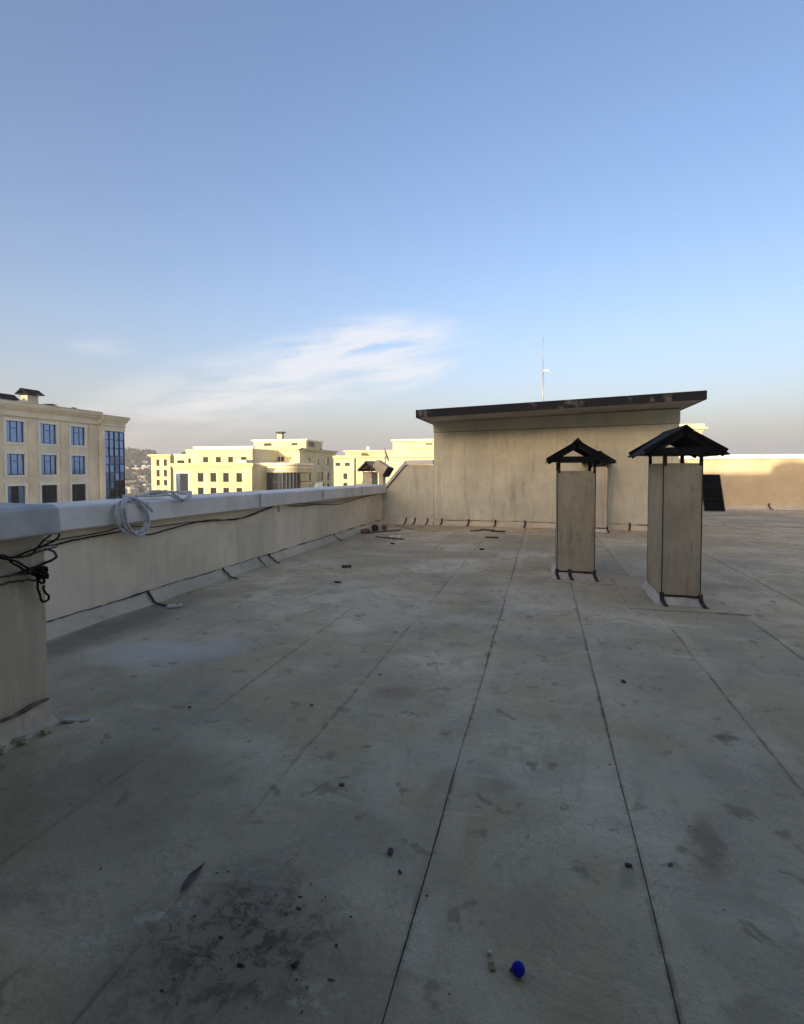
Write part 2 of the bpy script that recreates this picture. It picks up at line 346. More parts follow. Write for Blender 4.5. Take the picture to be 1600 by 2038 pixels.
# roof deck: the body of the building we stand on, dark tar under separate membrane sheets
d = MB(); d.box(-5.25, 24, -2.0, 25.4, -22.1, -0.012)
deck = tag(d.build('roof_deck', M['tar']), kind='structure'); ORG[deck.name] = Vector((0, 0, 0))
def sheet(x0, x1, y0, y1, mat, name='membrane_sheet', parent=deck, z=0., seed=0., wob=.009, t_=.008, shared=None):
    """thin uneven membrane sheet, long axis chosen automatically, edges slightly wavy"""
    mb = MB(); lx, ly = x1-x0, y1-y0
    nx = max(2, min(8, int(lx/.18))) if ly >= lx else max(8, min(60, int(lx/.25)))
    ny = max(8, min(70, int(ly/.25))) if ly >= lx else max(2, min(8, int(ly/.18)))
    V = []
    for j in range(ny+1):
        for i in range(nx+1):
            x = x0+lx*i/nx; y = y0+ly*j/ny
            if i in (0, nx):
                sd_ = seed+i*3.7 if shared is None else shared+(i > 0)*11.3      # neighbours share the wander of their common edge
                x += wob*N3(y*.9, sd_)+wob*.5*N3(y*5, sd_+2)+.002*N3(y*8, seed+i)
            if j in (0, ny): y += wob*N3(x*1.3, seed+9+j*3.7)+wob*.6*N3(x*6, seed+j)
            zz = z+.0022*N3(x*1.6, y*1.6, seed*.1)+.0015*N3(x*5, y*5, 4)
            V.append((x, y, zz))
    F = [(j*(nx+1)+i, j*(nx+1)+i+1, (j+1)*(nx+1)+i+1, (j+1)*(nx+1)+i) for j in range(ny) for i in range(nx)]
    per = [i for i in range(nx+1)]+[j*(nx+1)+nx for j in range(1, ny+1)]+[ny*(nx+1)+i for i in range(nx-1, -1, -1)]+[j*(nx+1) for j in range(ny-1, 0, -1)]
    b = len(V); q = len(per); V += [V[p] for p in per]+[(V[p][0], V[p][1], V[p][2]-t_) for p in per]      # skirt has its own vertices, so the top shades flat to its edge
    F += [(b+a, b+q+a, b+q+(a+1) % q, b+(a+1) % q) for a in range(q)]
    mb.add(V, F); o = mb.build(name, mat, parent); 
    for p in o.data.polygons[:nx*ny]: p.use_smooth = True
    return o
seams = [-4.70, -3.40, -2.18, -1.34, -.45, .41, 1.30, 2.21, 3.08, 4.05]
while seams[-1] < 23: seams.append(seams[-1]+.88)
for i in range(len(seams)-1):
    gl, gr_ = [(.0003 if v < -.9 else .0024) for v in (seams[i], seams[i+1])]; x0, x1 = seams[i]+gl, seams[i+1]-gr_
    yend = 15.44 if x1 < 3.9 else 17.45
    ys = [-1.95]; y = random.uniform(8.5, 12)
    if x0 > 4: y = random.uniform(8, 14)
    ys += [y, yend] if y > 8 and i % 3 == 0 else [yend]
    for a, b in zip(ys[:-1], ys[1:]):
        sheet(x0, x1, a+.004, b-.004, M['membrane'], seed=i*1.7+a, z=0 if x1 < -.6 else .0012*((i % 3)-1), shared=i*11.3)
y = 17.46; j = 0
while y < 25.2:
    y1 = min(y+.95, 25.25); sheet(3.75, 23.9, y+.006, y1-.006, M['membrane_far'], seed=50+j, z=.012); y = y1; j += 1

# ------------------------------------------------------------------ the taller wing behind the viewpoint that shades the roof
w = thing('building_wing', (0, -8, -22), 'tall plastered wing of the building standing close behind the viewpoint', 'building')
mb = MB(); mb.box(-26, 26, -14, -2.0, -22, 6.1); mb.build('wall', M['shaft'], w)
mb = MB(); mb.box(-14, 14, -1.99, 1.2, 3.15, 3.4); mb.build('shade_slab', M['soffit'], w)  # unseen overhang added above the viewpoint to darken the near deck
mb = MB(); mb.box(-26.2, 26.2, -14.2, -1.9, 6.1, 6.43); mb.build('coping', M['cop'], w, bevel=.03)
tk = thing('shadow_dome', (2.45, -3.0, 6.43), 'unseen dome shaped for its round shadow, on top of the tall wing behind the viewpoint', 'shadow dome')  # unseen dome added to round the shadow edge on the far wall
V = []; F = []
for i in range(7):
    a = R(90*i/7)
    for k in range(24): V.append((2.45+.85*cos(a)*cos(2*pi*k/24), -3+.85*cos(a)*sin(2*pi*k/24), 6.6+.52*sin(a)))
V.append((2.45, -3, 7.12))
F = [(i*24+k, i*24+(k+1) % 24, (i+1)*24+(k+1) % 24, (i+1)*24+k) for i in range(6) for k in range(24)]+[(144+k, 144+(k+1) % 24, 168) for k in range(24)]
mb = MB(); mb.add(V, F); mb.build('shadow_dome_shell', M['steel'], tk, True)
mb = MB(); mb.tube([(2.45, -3, 6.43), (2.45, -3, 6.62)], .9, 24); mb.build('shadow_dome_base', M['roofw'], tk)

# ------------------------------------------------------------------ left parapet
def dirt_line_tube(parent, p0, p1, amp, r, mat, seed, out):
    p0, p1 = Vector(p0), Vector(p1); n = int((p1-p0).length/.06); pts = []
    for i in range(n+1):
        t_ = i/n; p = p0.lerp(p1, t_); L_ = t_*(p1-p0).length
        p.z += amp*N3(L_*1.1, seed)+amp*.5*N3(L_*7, seed+2); pts.append(p+Vector(out)*.004)
    mb = MB(); mb.tube(pts, r, 5, lambda i: max(.12, .45+1.5*N3(i*.13, seed+5)+.6*N3(i*.7, seed))); return mb.build('dirt_line', mat, parent, True)  # thin dark tube draws the line of dirt and cracking
def upturn(parent, axis, wallc, a0, a1, hgt, toe, mat, seed, sgn):
    """sloped base flashing with a wavy top edge. axis = running axis; sgn = side of the wall that faces the deck"""
    n = int((a1-a0)/.12); V = []; F = []
    for i in range(n+1):
        a = a0+(a1-a0)*i/n; hh = hgt*(1+.10*N3(a*1.1, seed)+.05*N3(a*5, seed)); tt = toe*(1+.25*N3(a*1.6, seed+4))
        prof = [(wallc, hh), (wallc+sgn*.014, hh-.004), (wallc+sgn*tt*.45, hh*.36), (wallc+sgn*tt, .012), (wallc+sgn*tt, .001), (wallc, .001)]
        for c_, z_ in prof: V.append((c_, a, z_) if axis == 'y' else (a, c_, z_))
    for i in range(n):
        for k_ in range(6):
            F.append((i*6+k_, i*6+(k_+1) % 6, (i+1)*6+(k_+1) % 6, (i+1)*6+k_))
    F += [tuple(range(6)), tuple(n*6+k_ for k_ in range(6))]
    mb = MB(); mb.add(V, F); return mb.build('base_flashing', mat, parent)
def strap(parent, pts, wdt, side, mat=None, name='flashing_strap'):
    """bent strip through pts, width along side vector"""
    P = catmull(pts, 5); s_ = Vector(side)*wdt/2; mb = MB(); V = []; F = []
    for i, p in enumerate(P):
        t_ = (P[min(i+1, len(P)-1)]-P[max(0, i-1)]).normalized(); nn_ = t_.cross(Vector(side)).normalized()*.004
        V += [p-s_-nn_, p+s_-nn_, p+s_+nn_, p-s_+nn_]
    for i in range(len(P)-1):
        for k_ in range(4): F.append((i*4+k_, i*4+(k_+1) % 4, (i+1)*4+(k_+1) % 4, (i+1)*4+k_))
    F += [(0, 1, 2, 3), tuple((len(P)-1)*4+k_ for k_ in range(4))]
    mb.add(V, F); return mb.build(name, mat or M['strap'], parent)

pw = thing('parapet_wall', (-4.95, 9, 0), 'long low beige parapet wall with grey metal coping along the left edge', 'wall')
def ptop(y): return 1.285-.0083*(y-4)
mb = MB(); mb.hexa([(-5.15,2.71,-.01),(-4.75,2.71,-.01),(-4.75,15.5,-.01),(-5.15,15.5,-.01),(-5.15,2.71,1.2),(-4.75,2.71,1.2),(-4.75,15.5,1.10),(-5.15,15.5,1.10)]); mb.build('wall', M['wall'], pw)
mb = MB()   # dirty recessed band under the coping
ys = [2.73, 5.35, 8.0, 10.65, 13.2, 15.49]
for a, b in zip(ys[:-1], ys[1:]):
    mb = MB()
    a2, b2 = a+.003, b-.003
    def pr(y):
        z = ptop(y); return [(-5.22, z-.22), (-5.22, z-.02), (-5.19, z+.012), (-4.66, z), (-4.63, z-.02), (-4.615, z-.235), (-4.635, z-.25), (-4.64, z-.24), (-4.655, z-.05), (-5.19, z-.05)]
    n = 10; V = [(x, a2+(b2-a2)*i/n, z+.004*N3(i*.7, a, x*8)) for i in range(n+1) for x, z in pr(a2+(b2-a2)*i/n)]; q = 10
    F = [(i*q+k_, i*q+(k_+1) % q, (i+1)*q+(k_+1) % q, (i+1)*q+k_) for i in range(n) for k_ in range(q)]+[tuple(range(q)), tuple(n*q+k_ for k_ in range(q))]
    mb.add(V, F); mb.build('coping_sheet', M['cop'], pw)
    if b < 15: 
        mb = MB(); z = ptop(b); mb.add([(-4.61, b-.02, z-.235), (-4.605, b-.02, z-.01), (-4.605, b+.02, z-.01), (-4.61, b+.02, z-.235), (-4.62, b-.02, z-.235), (-4.62, b-.02, z-.01), (-4.62, b+.02, z-.01), (-4.62, b+.02, z-.235)], [(0,1,2,3),(4,5,6,7),(0,1,5,4),(1,2,6,5),(2,3,7,6),(3,0,4,7)]); mb.build('coping_joint', M['cop2'], pw)
upturn(pw, 'y', -4.75, 2.73, 15.49, .135, .15, M['flash'], 3, 1)
dirt_line_tube(pw, (-4.735, 2.7, .145), (-4.735, 15.45, .135), .02, .010, M['strap'], 11, (1, 0, 0))
for y, ln, dx in ((5.46, .36, .02), (7.05, .30, .12), (8.45, .22, .10), (11.5, .2, .1), (8.1, .1, .02)):
    strap(pw, [(-4.725, y, .155), (-4.695, y+.005, .105), (-4.645, y-.02+dx*.3, .068), (-4.575, y-.05+dx*.3, .026), (-4.60+ln*.6, y-.1+dx*.3, .014)], .035 if y != 8.1 else .02, (0, 1, 0))
mb = MB(); mb.box(-4.752, -4.715, 8.86, 8.95, .87, 1.0); mb.build('cable_clip', M['white'], pw, bevel=.006)
# rust-brown stain under the clip is part of the wall colour; cables rest on the clip

# near projecting pier of the parapet
pr_ = thing('parapet_pier', (-3.4, 1.2, 0), 'projecting beige pier of the parapet under a wide grey metal cap', 'wall')
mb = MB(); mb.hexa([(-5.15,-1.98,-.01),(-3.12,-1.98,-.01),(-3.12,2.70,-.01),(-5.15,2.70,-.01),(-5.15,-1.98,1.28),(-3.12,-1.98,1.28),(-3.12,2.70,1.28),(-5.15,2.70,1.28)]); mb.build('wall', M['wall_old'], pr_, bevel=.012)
for a, b in ((-1.97, .62), (.63, 2.72)):
    mb = MB(); mb.extrude([(-5.2, 1.24), (-5.2, 1.44), (-5.17, 1.455), (-3.06, 1.425), (-3.02, 1.405), (-3.005, 1.25), (-3.02, 1.235), (-3.03, 1.24), (-3.05, 1.38), (-5.17, 1.38)], 'y', a, b); mb.build('cap_sheet', M['cop2'], pr_, bevel=.006)
upturn(pr_, 'y', -3.12, -1.95, 2.69, .15, .10, M['wall_old'], 8, 1)
dirt_line_tube(pr_, (-3.10, -1.9, .165), (-3.10, 2.68, .16), .03, .014, M['rubble'], 19, (1, 0, 0))

# ------------------------------------------------------------------ stairhouse with end parapet
ep = thing('end_parapet', (-4.2, 15.7, 0), 'short end parapet stepping up a slope to the stairhouse wall', 'wall')
mb = MB(); mb.extrude([(-5.15, -.01), (-3.16, -.01), (-3.16, 1.79), (-4.0, 1.79), (-4.60, 1.08), (-5.15, 1.08)], 'y', 15.515, 15.85); mb.build('wall', M['house'], ep)
def copseg(p, q, nm='coping_sheet'):
    mb = MB(); (x0, z0), (x1, z1) = p, q
    mb.hexa([(x0,15.44,z0),(x1,15.44,z1),(x1,15.92,z1),(x0,15.92,z0),(x0,15.45,z0+.135),(x1,15.45,z1+.135),(x1,15.91,z1+.135),(x0,15.91,z0+.135)]); return mb.build(nm, M['cop_w'] if p[0] > -4.1 else M['cop2'], ep, bevel=.008)
copseg((-4.64, 1.075), (-4.02, 1.795)); copseg((-4.012, 1.80), (-3.162, 1.81))
upturn(ep, 'x', 15.515, -4.74, -3.16, .17, .16, M['flash'], 21, -1)
for x in (-4.0, -3.72, -3.33):
    strap(ep, [(x, 15.49, .20), (x, 15.462, .11), (x-.01, 15.425, .068), (x-.02, 15.335, .024), (x-.03, 15.26, .014)], .045, (1, 0, 0))

sh = thing('stairhouse', (0.2, 18, 0), 'beige rendered rooftop stairhouse with dark edged overhanging slab roof', 'stairhouse')
def lz(x): return 2.77+.018*(x+3.15)
mb = MB(); mb.hexa([(-3.15,15.5,-.01),(3.5,15.5,-.01),(3.5,20.4,-.01),(-3.15,20.4,-.01),(-3.15,15.5,lz(-3.15)-.014),(3.5,15.5,lz(3.5)-.014),(3.5,20.4,lz(3.5)-.014),(-3.15,20.4,lz(-3.15)-.014)]); mb.build('wall', M['house'], sh)
mb = MB(); mb.hexa([(-3.165,15.486,lz(-3.15)),(3.515,15.486,lz(3.5)),(3.515,20.41,lz(3.5)),(-3.165,20.41,lz(-3.15)),(-3.165,15.486,3.05),(3.515,15.486,3.275),(3.515,20.41,3.275),(-3.165,20.41,3.05)]); mb.build('upper_wall', M['house_top'], sh)
mb = MB(); mb.hexa([(-3.14,15.51,2.74),(3.49,15.51,2.86),(3.49,20.3,2.86),(-3.14,20.3,2.74),(-3.14,15.51,2.79),(3.49,15.51,2.91),(3.49,20.3,2.91),(-3.14,20.3,2.79)]); mb.build('wall_joint', M['strap'], sh)
def sz(x): return 3.05+(x+3.28)*.0365
mb = MB(); mb.hexa([(-3.27,13.83,sz(-3.27)),(3.66,13.83,sz(3.66)),(3.66,20.7,sz(3.66)),(-3.27,20.7,sz(-3.27)),(-3.27,13.83,sz(-3.27)+.13),(3.66,13.83,sz(3.66)+.13),(3.66,20.7,sz(3.66)+.13),(-3.27,20.7,sz(-3.27)+.13)])
slab = mb.build('roof_slab', M['soffit'], sh, bevel=.01)
xs = [-3.30, -1.9, -.25, 1.1, 2.5, 3.69]
for a, b in zip(xs[:-1], xs[1:]):
    n = 8; V = []; F = []
    for i in range(n+1):
        x = a+.002+(b-a-.004)*i/n; z = sz(x); wv = .010*N3(x*2.1, 5)+.004*N3(x*9, 3)
        for yy, zz in ((13.80+wv, z-.01+wv), (13.795+wv, z+.19), (13.83, z+.205), (14.3, z+.195), (14.3, z+.135), (13.825, z+.135), (13.828, z-.01)): V.append((x, yy, zz))
    for i in range(n):
        for k_ in range(7): F.append((i*7+k_, i*7+(k_+1) % 7, (i+1)*7+(k_+1) % 7, (i+1)*7+k_))
    F += [tuple(range(7)), tuple(n*7+k_ for k_ in range(7))]
    mb = MB(); mb.add(V, F); mb.build('fascia_sheet', M['fascia'], slab)
for xx, s_ in ((3.662, 1), (-3.272, -1)):
    mb = MB(); z = sz(xx); mb.box(min(xx, xx+s_*.025), max(xx, xx+s_*.025), 13.83, 20.7, z-.01, z+.19); mb.build('side_fascia', M['fascia'], slab)
mb = MB(); mb.hexa([(-3.26,14.31,sz(-3.26)+.135),(3.65,14.31,sz(3.65)+.135),(3.65,20.69,sz(3.65)+.135),(-3.26,20.69,sz(-3.26)+.135),(-3.26,14.31,sz(-3.26)+.19),(3.65,14.31,sz(3.65)+.19),(3.65,20.69,sz(3.65)+.19),(-3.26,20.69,sz(-3.26)+.19)]); mb.build('roof_covering', M['tar'], slab)
upturn(sh, 'x', 15.5, -3.14, 3.49, .13, .12, M['flash'], 31, -1)
dirt_line_tube(sh, (-3.1, 15.485, .165), (3.45, 15.485, .16), .022, .012, M['strap'], 41, (0, -1, 0))
for x in (-2.9, -2.1, -1.32, -.48, 2.30, .42):
    strap(sh, [(x, 15.475, .20), (x+.01, 15.452, .11), (x, 15.42, .062), (x-.02, 15.355, .022), (x-.02, 15.28, .014)], .05, (1, 0, 0))

lr = thing('lightning_rod', (-.02, 18, 3.36), 'thin upright lightning rod on the stairhouse roof', 'rod')
mb = MB(); mb.tube([(-.02, 18, 3.34), (-.02, 18, 4.9)], .022, 8); mb.build('mast', M['steel'], lr, True)
mb = MB(); mb.tube([(-.02, 18, 4.88), (-.025, 18, 5.98)], .011, 6); mb.build('tip', M['steel'], lr, True)
mb = MB(); mb.box(-.12, .08, 17.9, 18.1, 3.355, 3.385); mb.build('base_plate', M['iron'], lr)
mb = MB(); mb.tube([(-.02, 17.97, 4.87), (.06, 17.95, 4.90), (.15, 17.95, 4.86)], .026, 8); mb.box(.08, .16, 17.9, 18.0, 4.82, 4.9); mb.build('bracket', M['white'], lr)

# ------------------------------------------------------------------ far parapet and leaning panel
fp = thing('far_parapet', (12, 25.2, 0), 'pale yellow wall with white coping beyond the stairhouse, sunlit along its top', 'wall')
M['far'] = plaster('cream far wall', (.60, .50, .33), streak=.06, stain=.1, grime=.05)
mb = MB(); mb.box(3.6, 23.9, 25.0, 25.35, -.01, 2.10); mb.build('wall', M['far'], fp)
x = 3.6
while x < 23.8:
    x1 = min(x+1.72, 23.9); mb = MB(); mb.box(x+.012, x1-.012, 24.93, 25.42, 2.105, 2.29+.004*N3(x, 1)); mb.build('coping_sheet', M['cop_w'], fp, bevel=.012)
    mb = MB(); mb.box(x1-.05, x1+.05, 24.92, 25.43, 2.10, 2.302); mb.build('coping_joint', M['cop2'], fp); x = x1
upturn(fp, 'x', 25.0, 3.62, 23.88, .15, .2, M['flash_w'], 61, -1)
for x in (9.05, 11.9, 15.0): strap(fp, [(x, 24.97, .26), (x, 24.93, .15), (x+.02, 24.88, .08), (x+.04, 24.76, .03), (x+.05, 24.66, .02)], .06, (1, 0, 0))
bp = thing('solar_panel', (6.55, 23.4, .012), 'black flat panel leaning back against the far yellow wall', 'panel')
def lean(u, v, o): # u across, v up the slope, o out of the face
    a = math.atan2(1.43, .75); n_ = Vector((0, -sin(a), cos(a))); return Vector((6.19+u, 23.2, .02))+Vector((0, cos(a), sin(a)))*v+n_*o
def pbox(mb, u0, u1, v0, v1, o0, o1): return mb.hexa([lean(u0,v0,o0),lean(u1,v0,o0),lean(u1,v1,o0),lean(u0,v1,o0),lean(u0,v0,o1),lean(u1,v0,o1),lean(u1,v1,o1),lean(u0,v1,o1)])
for v0, v1 in ((.03, .53), (.545, 1.06), (1.075, 1.58)):
    mb = MB(); pbox(mb, .03, .70, v0, v1, 0, .03); mb.build('pane', M['panel'], bp)
mb = MB(); pbox(mb, 0, .03, 0, 1.61, -.01, .04); pbox(mb, .70, .73, 0, 1.61, -.01, .04); pbox(mb, .03, .70, 0, .03, -.01, .04); pbox(mb, .03, .70, 1.58, 1.61, -.01, .04); mb.build('frame', M['panel_rail'], bp)
mb = MB(); pbox(mb, .03, .70, .53, .545, -.01, .034); mb.build('rail', M['panel_rail'], bp); mb = MB(); pbox(mb, .03, .70, 1.06, 1.075, -.01, .034); mb.build('rail', M['panel_rail'], bp)
mb = MB(); mb.bar((6.3, 23.98, .02), (6.3, 23.90, 1.35), .04); mb.bar((6.8, 23.98, .02), (6.8, 23.90, 1.35), .04); mb.build('prop', M['panel_rail'], bp)

# ------------------------------------------------------------------ vent chimneys
def chimney(x0, x1, y0, y1, hgt, eave, apex, hw, cy0, cy1, label, mat, group, z0=0., cx=None, skirt=True, torn=0, loose=True, capmat=None):
    cx = (x0+x1)/2 if cx is None else cx; capmat = capmat or M['black']
    c = thing('vent_chimney', ((x0+x1)/2, (y0+y1)/2, z0), label, 'chimney', group)
    mb = MB(); mb.box(x0, x1, y0, y1, z0, z0+hgt); mb.build('shaft', mat, c, bevel=.008)
    a = .042
    for xx, sx in ((x0, 1), (x1, -1)):
        for yy, sy in ((y0, 1), (y1, -1)):
            ex, ey = xx-sx*.004, yy-sy*.004
            mb = MB()
            mb.box(min(ex, ex+sx*a), max(ex, ex+sx*a), min(ey, ey+sy*.005), max(ey, ey+sy*.005), z0+hgt-.03, z0+eave+.05)
            mb.box(min(ex, ex+sx*.005), max(ex, ex+sx*.005), min(ey+sy*.005, ey+sy*a), max(ey+sy*.005, ey+sy*a), z0+hgt-.03, z0+eave+.05)
            mb.box(min(ex, ex+sx*.011), max(ex, ex+sx*.011), min(ey, ey+sy*.011), max(ey, ey+sy*.011), z0+.12, z0+hgt-.031)
            mb.build('corner_post', M['iron'], c)
    mb = MB()
    for yy in (y0+.01, y1-.04): mb.box(x0+.03, x1-.03, yy, yy+.03, z0+eave+.0, z0+eave+.045)
    for xx in (x0+.005, x1-.035): mb.box(xx, xx+.03, y0+.045, y1-.045, z0+eave+.0, z0+eave+.045)
    mb.build('cap_frame', M['iron'], c)
    dz = apex-eave
    for s_ in (-1, 1):
        n = 7; V = []; F = []; th = .012
        for j in range(n+1):
            yy = cy0+(cy1-cy0)*j/n
            for u in (0, .33, .66, 1.):
                x = cx+s_*(hw*u-.004*(u == 0)); z = z0+apex-dz*u+.006*N3(yy*5, u*3+s_, x)-(.02*torn*max(0, N3(yy*3, s_+2)) if u == 1 else 0)
                V.append((x, yy+(.03*torn*N3(u*3, s_*2.) if j in (0, n) else 0), z))
        b = len(V); V += [(p[0], p[1], p[2]-th) for p in V]
        q = 4
        for j in range(n):
            for i in range(3):
                f = (j*q+i, j*q+i+1, (j+1)*q+i+1, (j+1)*q+i); F += [f, tuple(b+k_ for k_ in f[::-1])]
        per = [0, 1, 2, 3]+[j*q+3 for j in range(1, n+1)]+[n*q+2, n*q+1, n*q]+[j*q for j in range(n-1, 0, -1)]
        F += [(per[i], per[(i+1) % len(per)], b+per[(i+1) % len(per)], b+per[i]) for i in range(len(per))]
        mb = MB(); mb.add(V, F); mb.build('cap_slope', capmat, c)
    mb = MB()
    for yy in (cy0+.05, cy1-.05):
        for s_ in (-1, 1): mb.bar((cx, yy, z0+apex-.06), (cx+s_*hw*.93, yy, z0+eave+.015), .10, .05, (0, 1, 0))
        mb.bar((cx-hw*.82, yy, z0+eave+.045), (cx+hw*.82, yy, z0+eave+.045), .04, .075)
        mb.build('gable_truss', M['black'], c); mb = MB()
    mb = MB(); mb.extrude([(cx-.07, z0+apex-.045), (cx, z0+apex+.012+.02*torn), (cx+.07, z0+apex-.045), (cx, z0+apex-.004)], 'y', cy0-.01, cy1+.01); mb.build('ridge_strip', capmat, c)
    if skirt:
        mb = MB(); mb.box(x0-.004, x1+.004, y0-.016, y0-.009, z0+.105, z0+.128); mb.build('base_angle', M['iron'], c)
        f = .075; V = []; K = 10
        loop0 = []; loop1 = []
        corners = [(x0, y0), (x1, y0), (x1, y1), (x0, y1)]
        for e in range(4):
            (ax, ay), (bx, by) = corners[e], corners[(e+1) % 4]; dirs = [(-1, -1), (1, -1), (1, 1), (-1, 1)]
            for k_ in range(K):
                t_ = k_/K; px, py = ax+(bx-ax)*t_, ay+(by-ay)*t_
                ox = dirs[e][0]*(1-t_)+dirs[(e+1) % 4][0]*t_; oy = dirs[e][1]*(1-t_)+dirs[(e+1) % 4][1]*t_
                wv = 1+.5*N3(px*9+cx, py*9, 2)
                loop0.append((px+ox*.008, py+oy*.008, z0+.10*(1+.35*N3(px*7, py*7+cx, 5)))); loop1.append((px+ox*f*wv, py+oy*f*wv, z0+.010))
        n = len(loop0); mb = MB(); mb.add(loop0+loop1, [(i, (i+1) % n, n+(i+1) % n, n+i) for i in range(n)]); sk = mb.build('base_flashing', M['flash_w'], c)
        so_ = sk.modifiers.new('thick', 'SOLIDIFY'); so_.thickness = .006
        pts = [(x0, y0-.02, -1), (x1, y0-.02, -1)]+([((x0*.65+x1*.35), y0-.02, -1)] if torn else [])
        for xx, yy, s_ in pts:
            strap(c, [(xx, yy+.008, z0+.15), (xx, yy-.02, z0+.08), (xx+.02, yy-.06, z0+.03), (xx+.03, yy-.13, z0+.018)], .05, (1, 0, 0))
    return c
VG = 'vent chimneys with gable caps'
chimney(.22, .76, 8.3, 9.15, 1.63, 1.765, 2.09, .45, 8.12, 9.32, 'middle vent chimney of the roof with a torn black gable cap', M['shaft'], VG, torn=1)
chimney(1.22, 1.65, 14.72, 15.4, 1.73, 1.83, 2.14, .40, 14.55, 15.48, 'pale vent chimney half hidden against the stairhouse wall', M['shaft_l'], VG)
chimney(1.42, 1.85, 7.03, 7.95, 1.73, 1.835, 2.17, .46, 6.86, 8.12, 'tall rightmost vent chimney with wide black gable cap', M['shaft'], VG, cx=1.625)
def ring_patch(X0, X1, Y0, Y1, seed): sheet(X0, X1, Y0, Y1, M['patch'], 'membrane_patch', deck, .0095, seed, .03, .008)
ring_patch(1.02, 2.28, 6.72, 8.5, 71); ring_patch(-.02, 1.0, 8.02, 9.5, 72)

# ------------------------------------------------------------------ cables and hoses on the left parapet
def cable(pts, r, label, mat, name='black_cable', k=8, jit=.006, seed=0, group='cables on the parapet'):
    r *= .72; P = catmull(pts, k); P = [p+Vector((abs(jit*N3(i*.23, seed)), jit*N3(i*.21, seed+3), jit*N3(i*.27, seed+6))) for i, p in enumerate(P)]
    mb = MB(); mb.tube(P, r, 6); o = mb.build(name, mat, None, True); rebase(o, P[0]); return tag(o, label, 'cable', group)
A = [(-3.07,2.45,1.02),(-3.06,2.62,1.05),(-3.2,2.85,1.06),(-3.9,3.4,1.0),(-4.60,3.85,.93),(-4.71,4.19,.9),(-4.71,4.42,.92),(-4.71,4.85,.93),(-4.71,5.11,.93),(-4.71,5.48,.85),(-4.71,5.91,.88),(-4.71,6.43,.91),(-4.71,6.88,.89),(-4.71,7.21,.88),(-4.71,7.66,.87),(-4.71,8.28,.94),(-4.70,8.73,1.0),(-4.70,8.92,1.01),(-4.71,9.59,.93),(-4.71,10.51,.90),(-4.71,11.72,.83),(-4.71,12.46,.86),(-4.71,13.5,.9),(-4.71,14.6,.93),(-4.71,15.4,.95)]
cable(A, .012, 'long black cable sagging along the parapet to its far corner', M['cable'])
B = [(-3.06,2.5,1.12),(-3.06,2.63,1.14),(-3.25,2.9,1.12),(-3.95,3.45,1.03),(-4.6,3.9,.97),(-4.69,4.18,.95),(-4.7,4.77,.96),(-4.7,5.1,.99),(-4.7,5.51,.94),(-4.7,5.97,.93),(-4.7,6.51,.92),(-4.7,6.87,.91),(-4.7,7.4,.86),(-4.7,8.2,.95),(-4.7,8.9,1.01),(-4.7,10,.95),(-4.7,11.6,.90),(-4.7,13,.93),(-4.7,15.3,.97)]
cable(B, .009, 'thinner brown cable running just above the long black one', M['cable_b'], 'brown_cable', seed=5)
cable([(-3.06,1.6,1.20),(-3.06,2.1,1.17),(-3.06,2.36,1.15),(-3.06,2.41,1.13),(-3.06,2.54,1.12),(-3.06,2.58,1.15),(-3.06,2.65,1.21),(-3.04,2.71,1.25),(-3.04,2.73,1.22),(-3.05,2.70,1.19),(-3.06,2.62,1.165),(-3.06,2.45,1.13)], .009, 'black cable looping up to the corner of the pier cap', M['cable'], seed=9)
cable([(-3.06,1.5,1.2),(-3.06,2.1,1.16),(-3.05,2.35,1.14),(-3.05,2.43,1.09),(-3.05,2.52,1.02),(-3.05,2.61,.97),(-3.05,2.63,.94),(-3.05,2.61,.935),(-3.05,2.58,.95),(-3.05,2.59,.88),(-3.05,2.61,.82),(-3.045,2.645,.82),(-3.045,2.65,.85),(-3.05,2.63,.87),(-3.05,2.62,.92)], .010, 'black cable crossing the pier and ending in a hanging loop', M['cable'], seed=13)
cable([(-3.075,1.6,1.16),(-3.06,2.2,1.15),(-3.045,2.40,1.12),(-3.03,2.52,1.04),(-3.03,2.60,.99),(-3.04,2.64,1.01),(-3.05,2.62,1.035),(-3.06,2.55,1.02)], .010, 'black cable doubled back beside the knot on the pier', M['cable'], seed=17)
cable([(-3.07,1.5,1.03),(-3.07,2.1,1.03),(-3.06,2.36,1.02),(-3.06,2.44,1.02),(-3.06,2.53,1.01),(-3.06,2.61,1.02),(-3.05,2.63,1.0),(-3.06,2.60,.985)], .009, 'brown cable lying level across the pier into the knot', M['cable_b'], 'brown_cable', seed=21)
cable([(-3.07,1.5,.99),(-3.07,2.1,.985),(-3.06,2.35,.98),(-3.06,2.44,.98),(-3.06,2.53,.97),(-3.06,2.60,.955)], .009, 'lowest brown cable lying across the pier', M['cable_b'], 'brown_cable', seed=25)
kb = MB(); P = [Vector((-3.05+.018*cos(i*1.1), 2.61+.03*cos(i*.83+1), 1.0+.035*sin(i*.61))) for i in range(34)]; kb.tube(catmull(P, 4), .008, 6)
tag(rebase(kb.build('cable_knot', M['cable'], None, True), (-3.05, 2.61, .96)), 'tangled knot of black cable at the pier corner', 'cable', 'cables on the parapet')

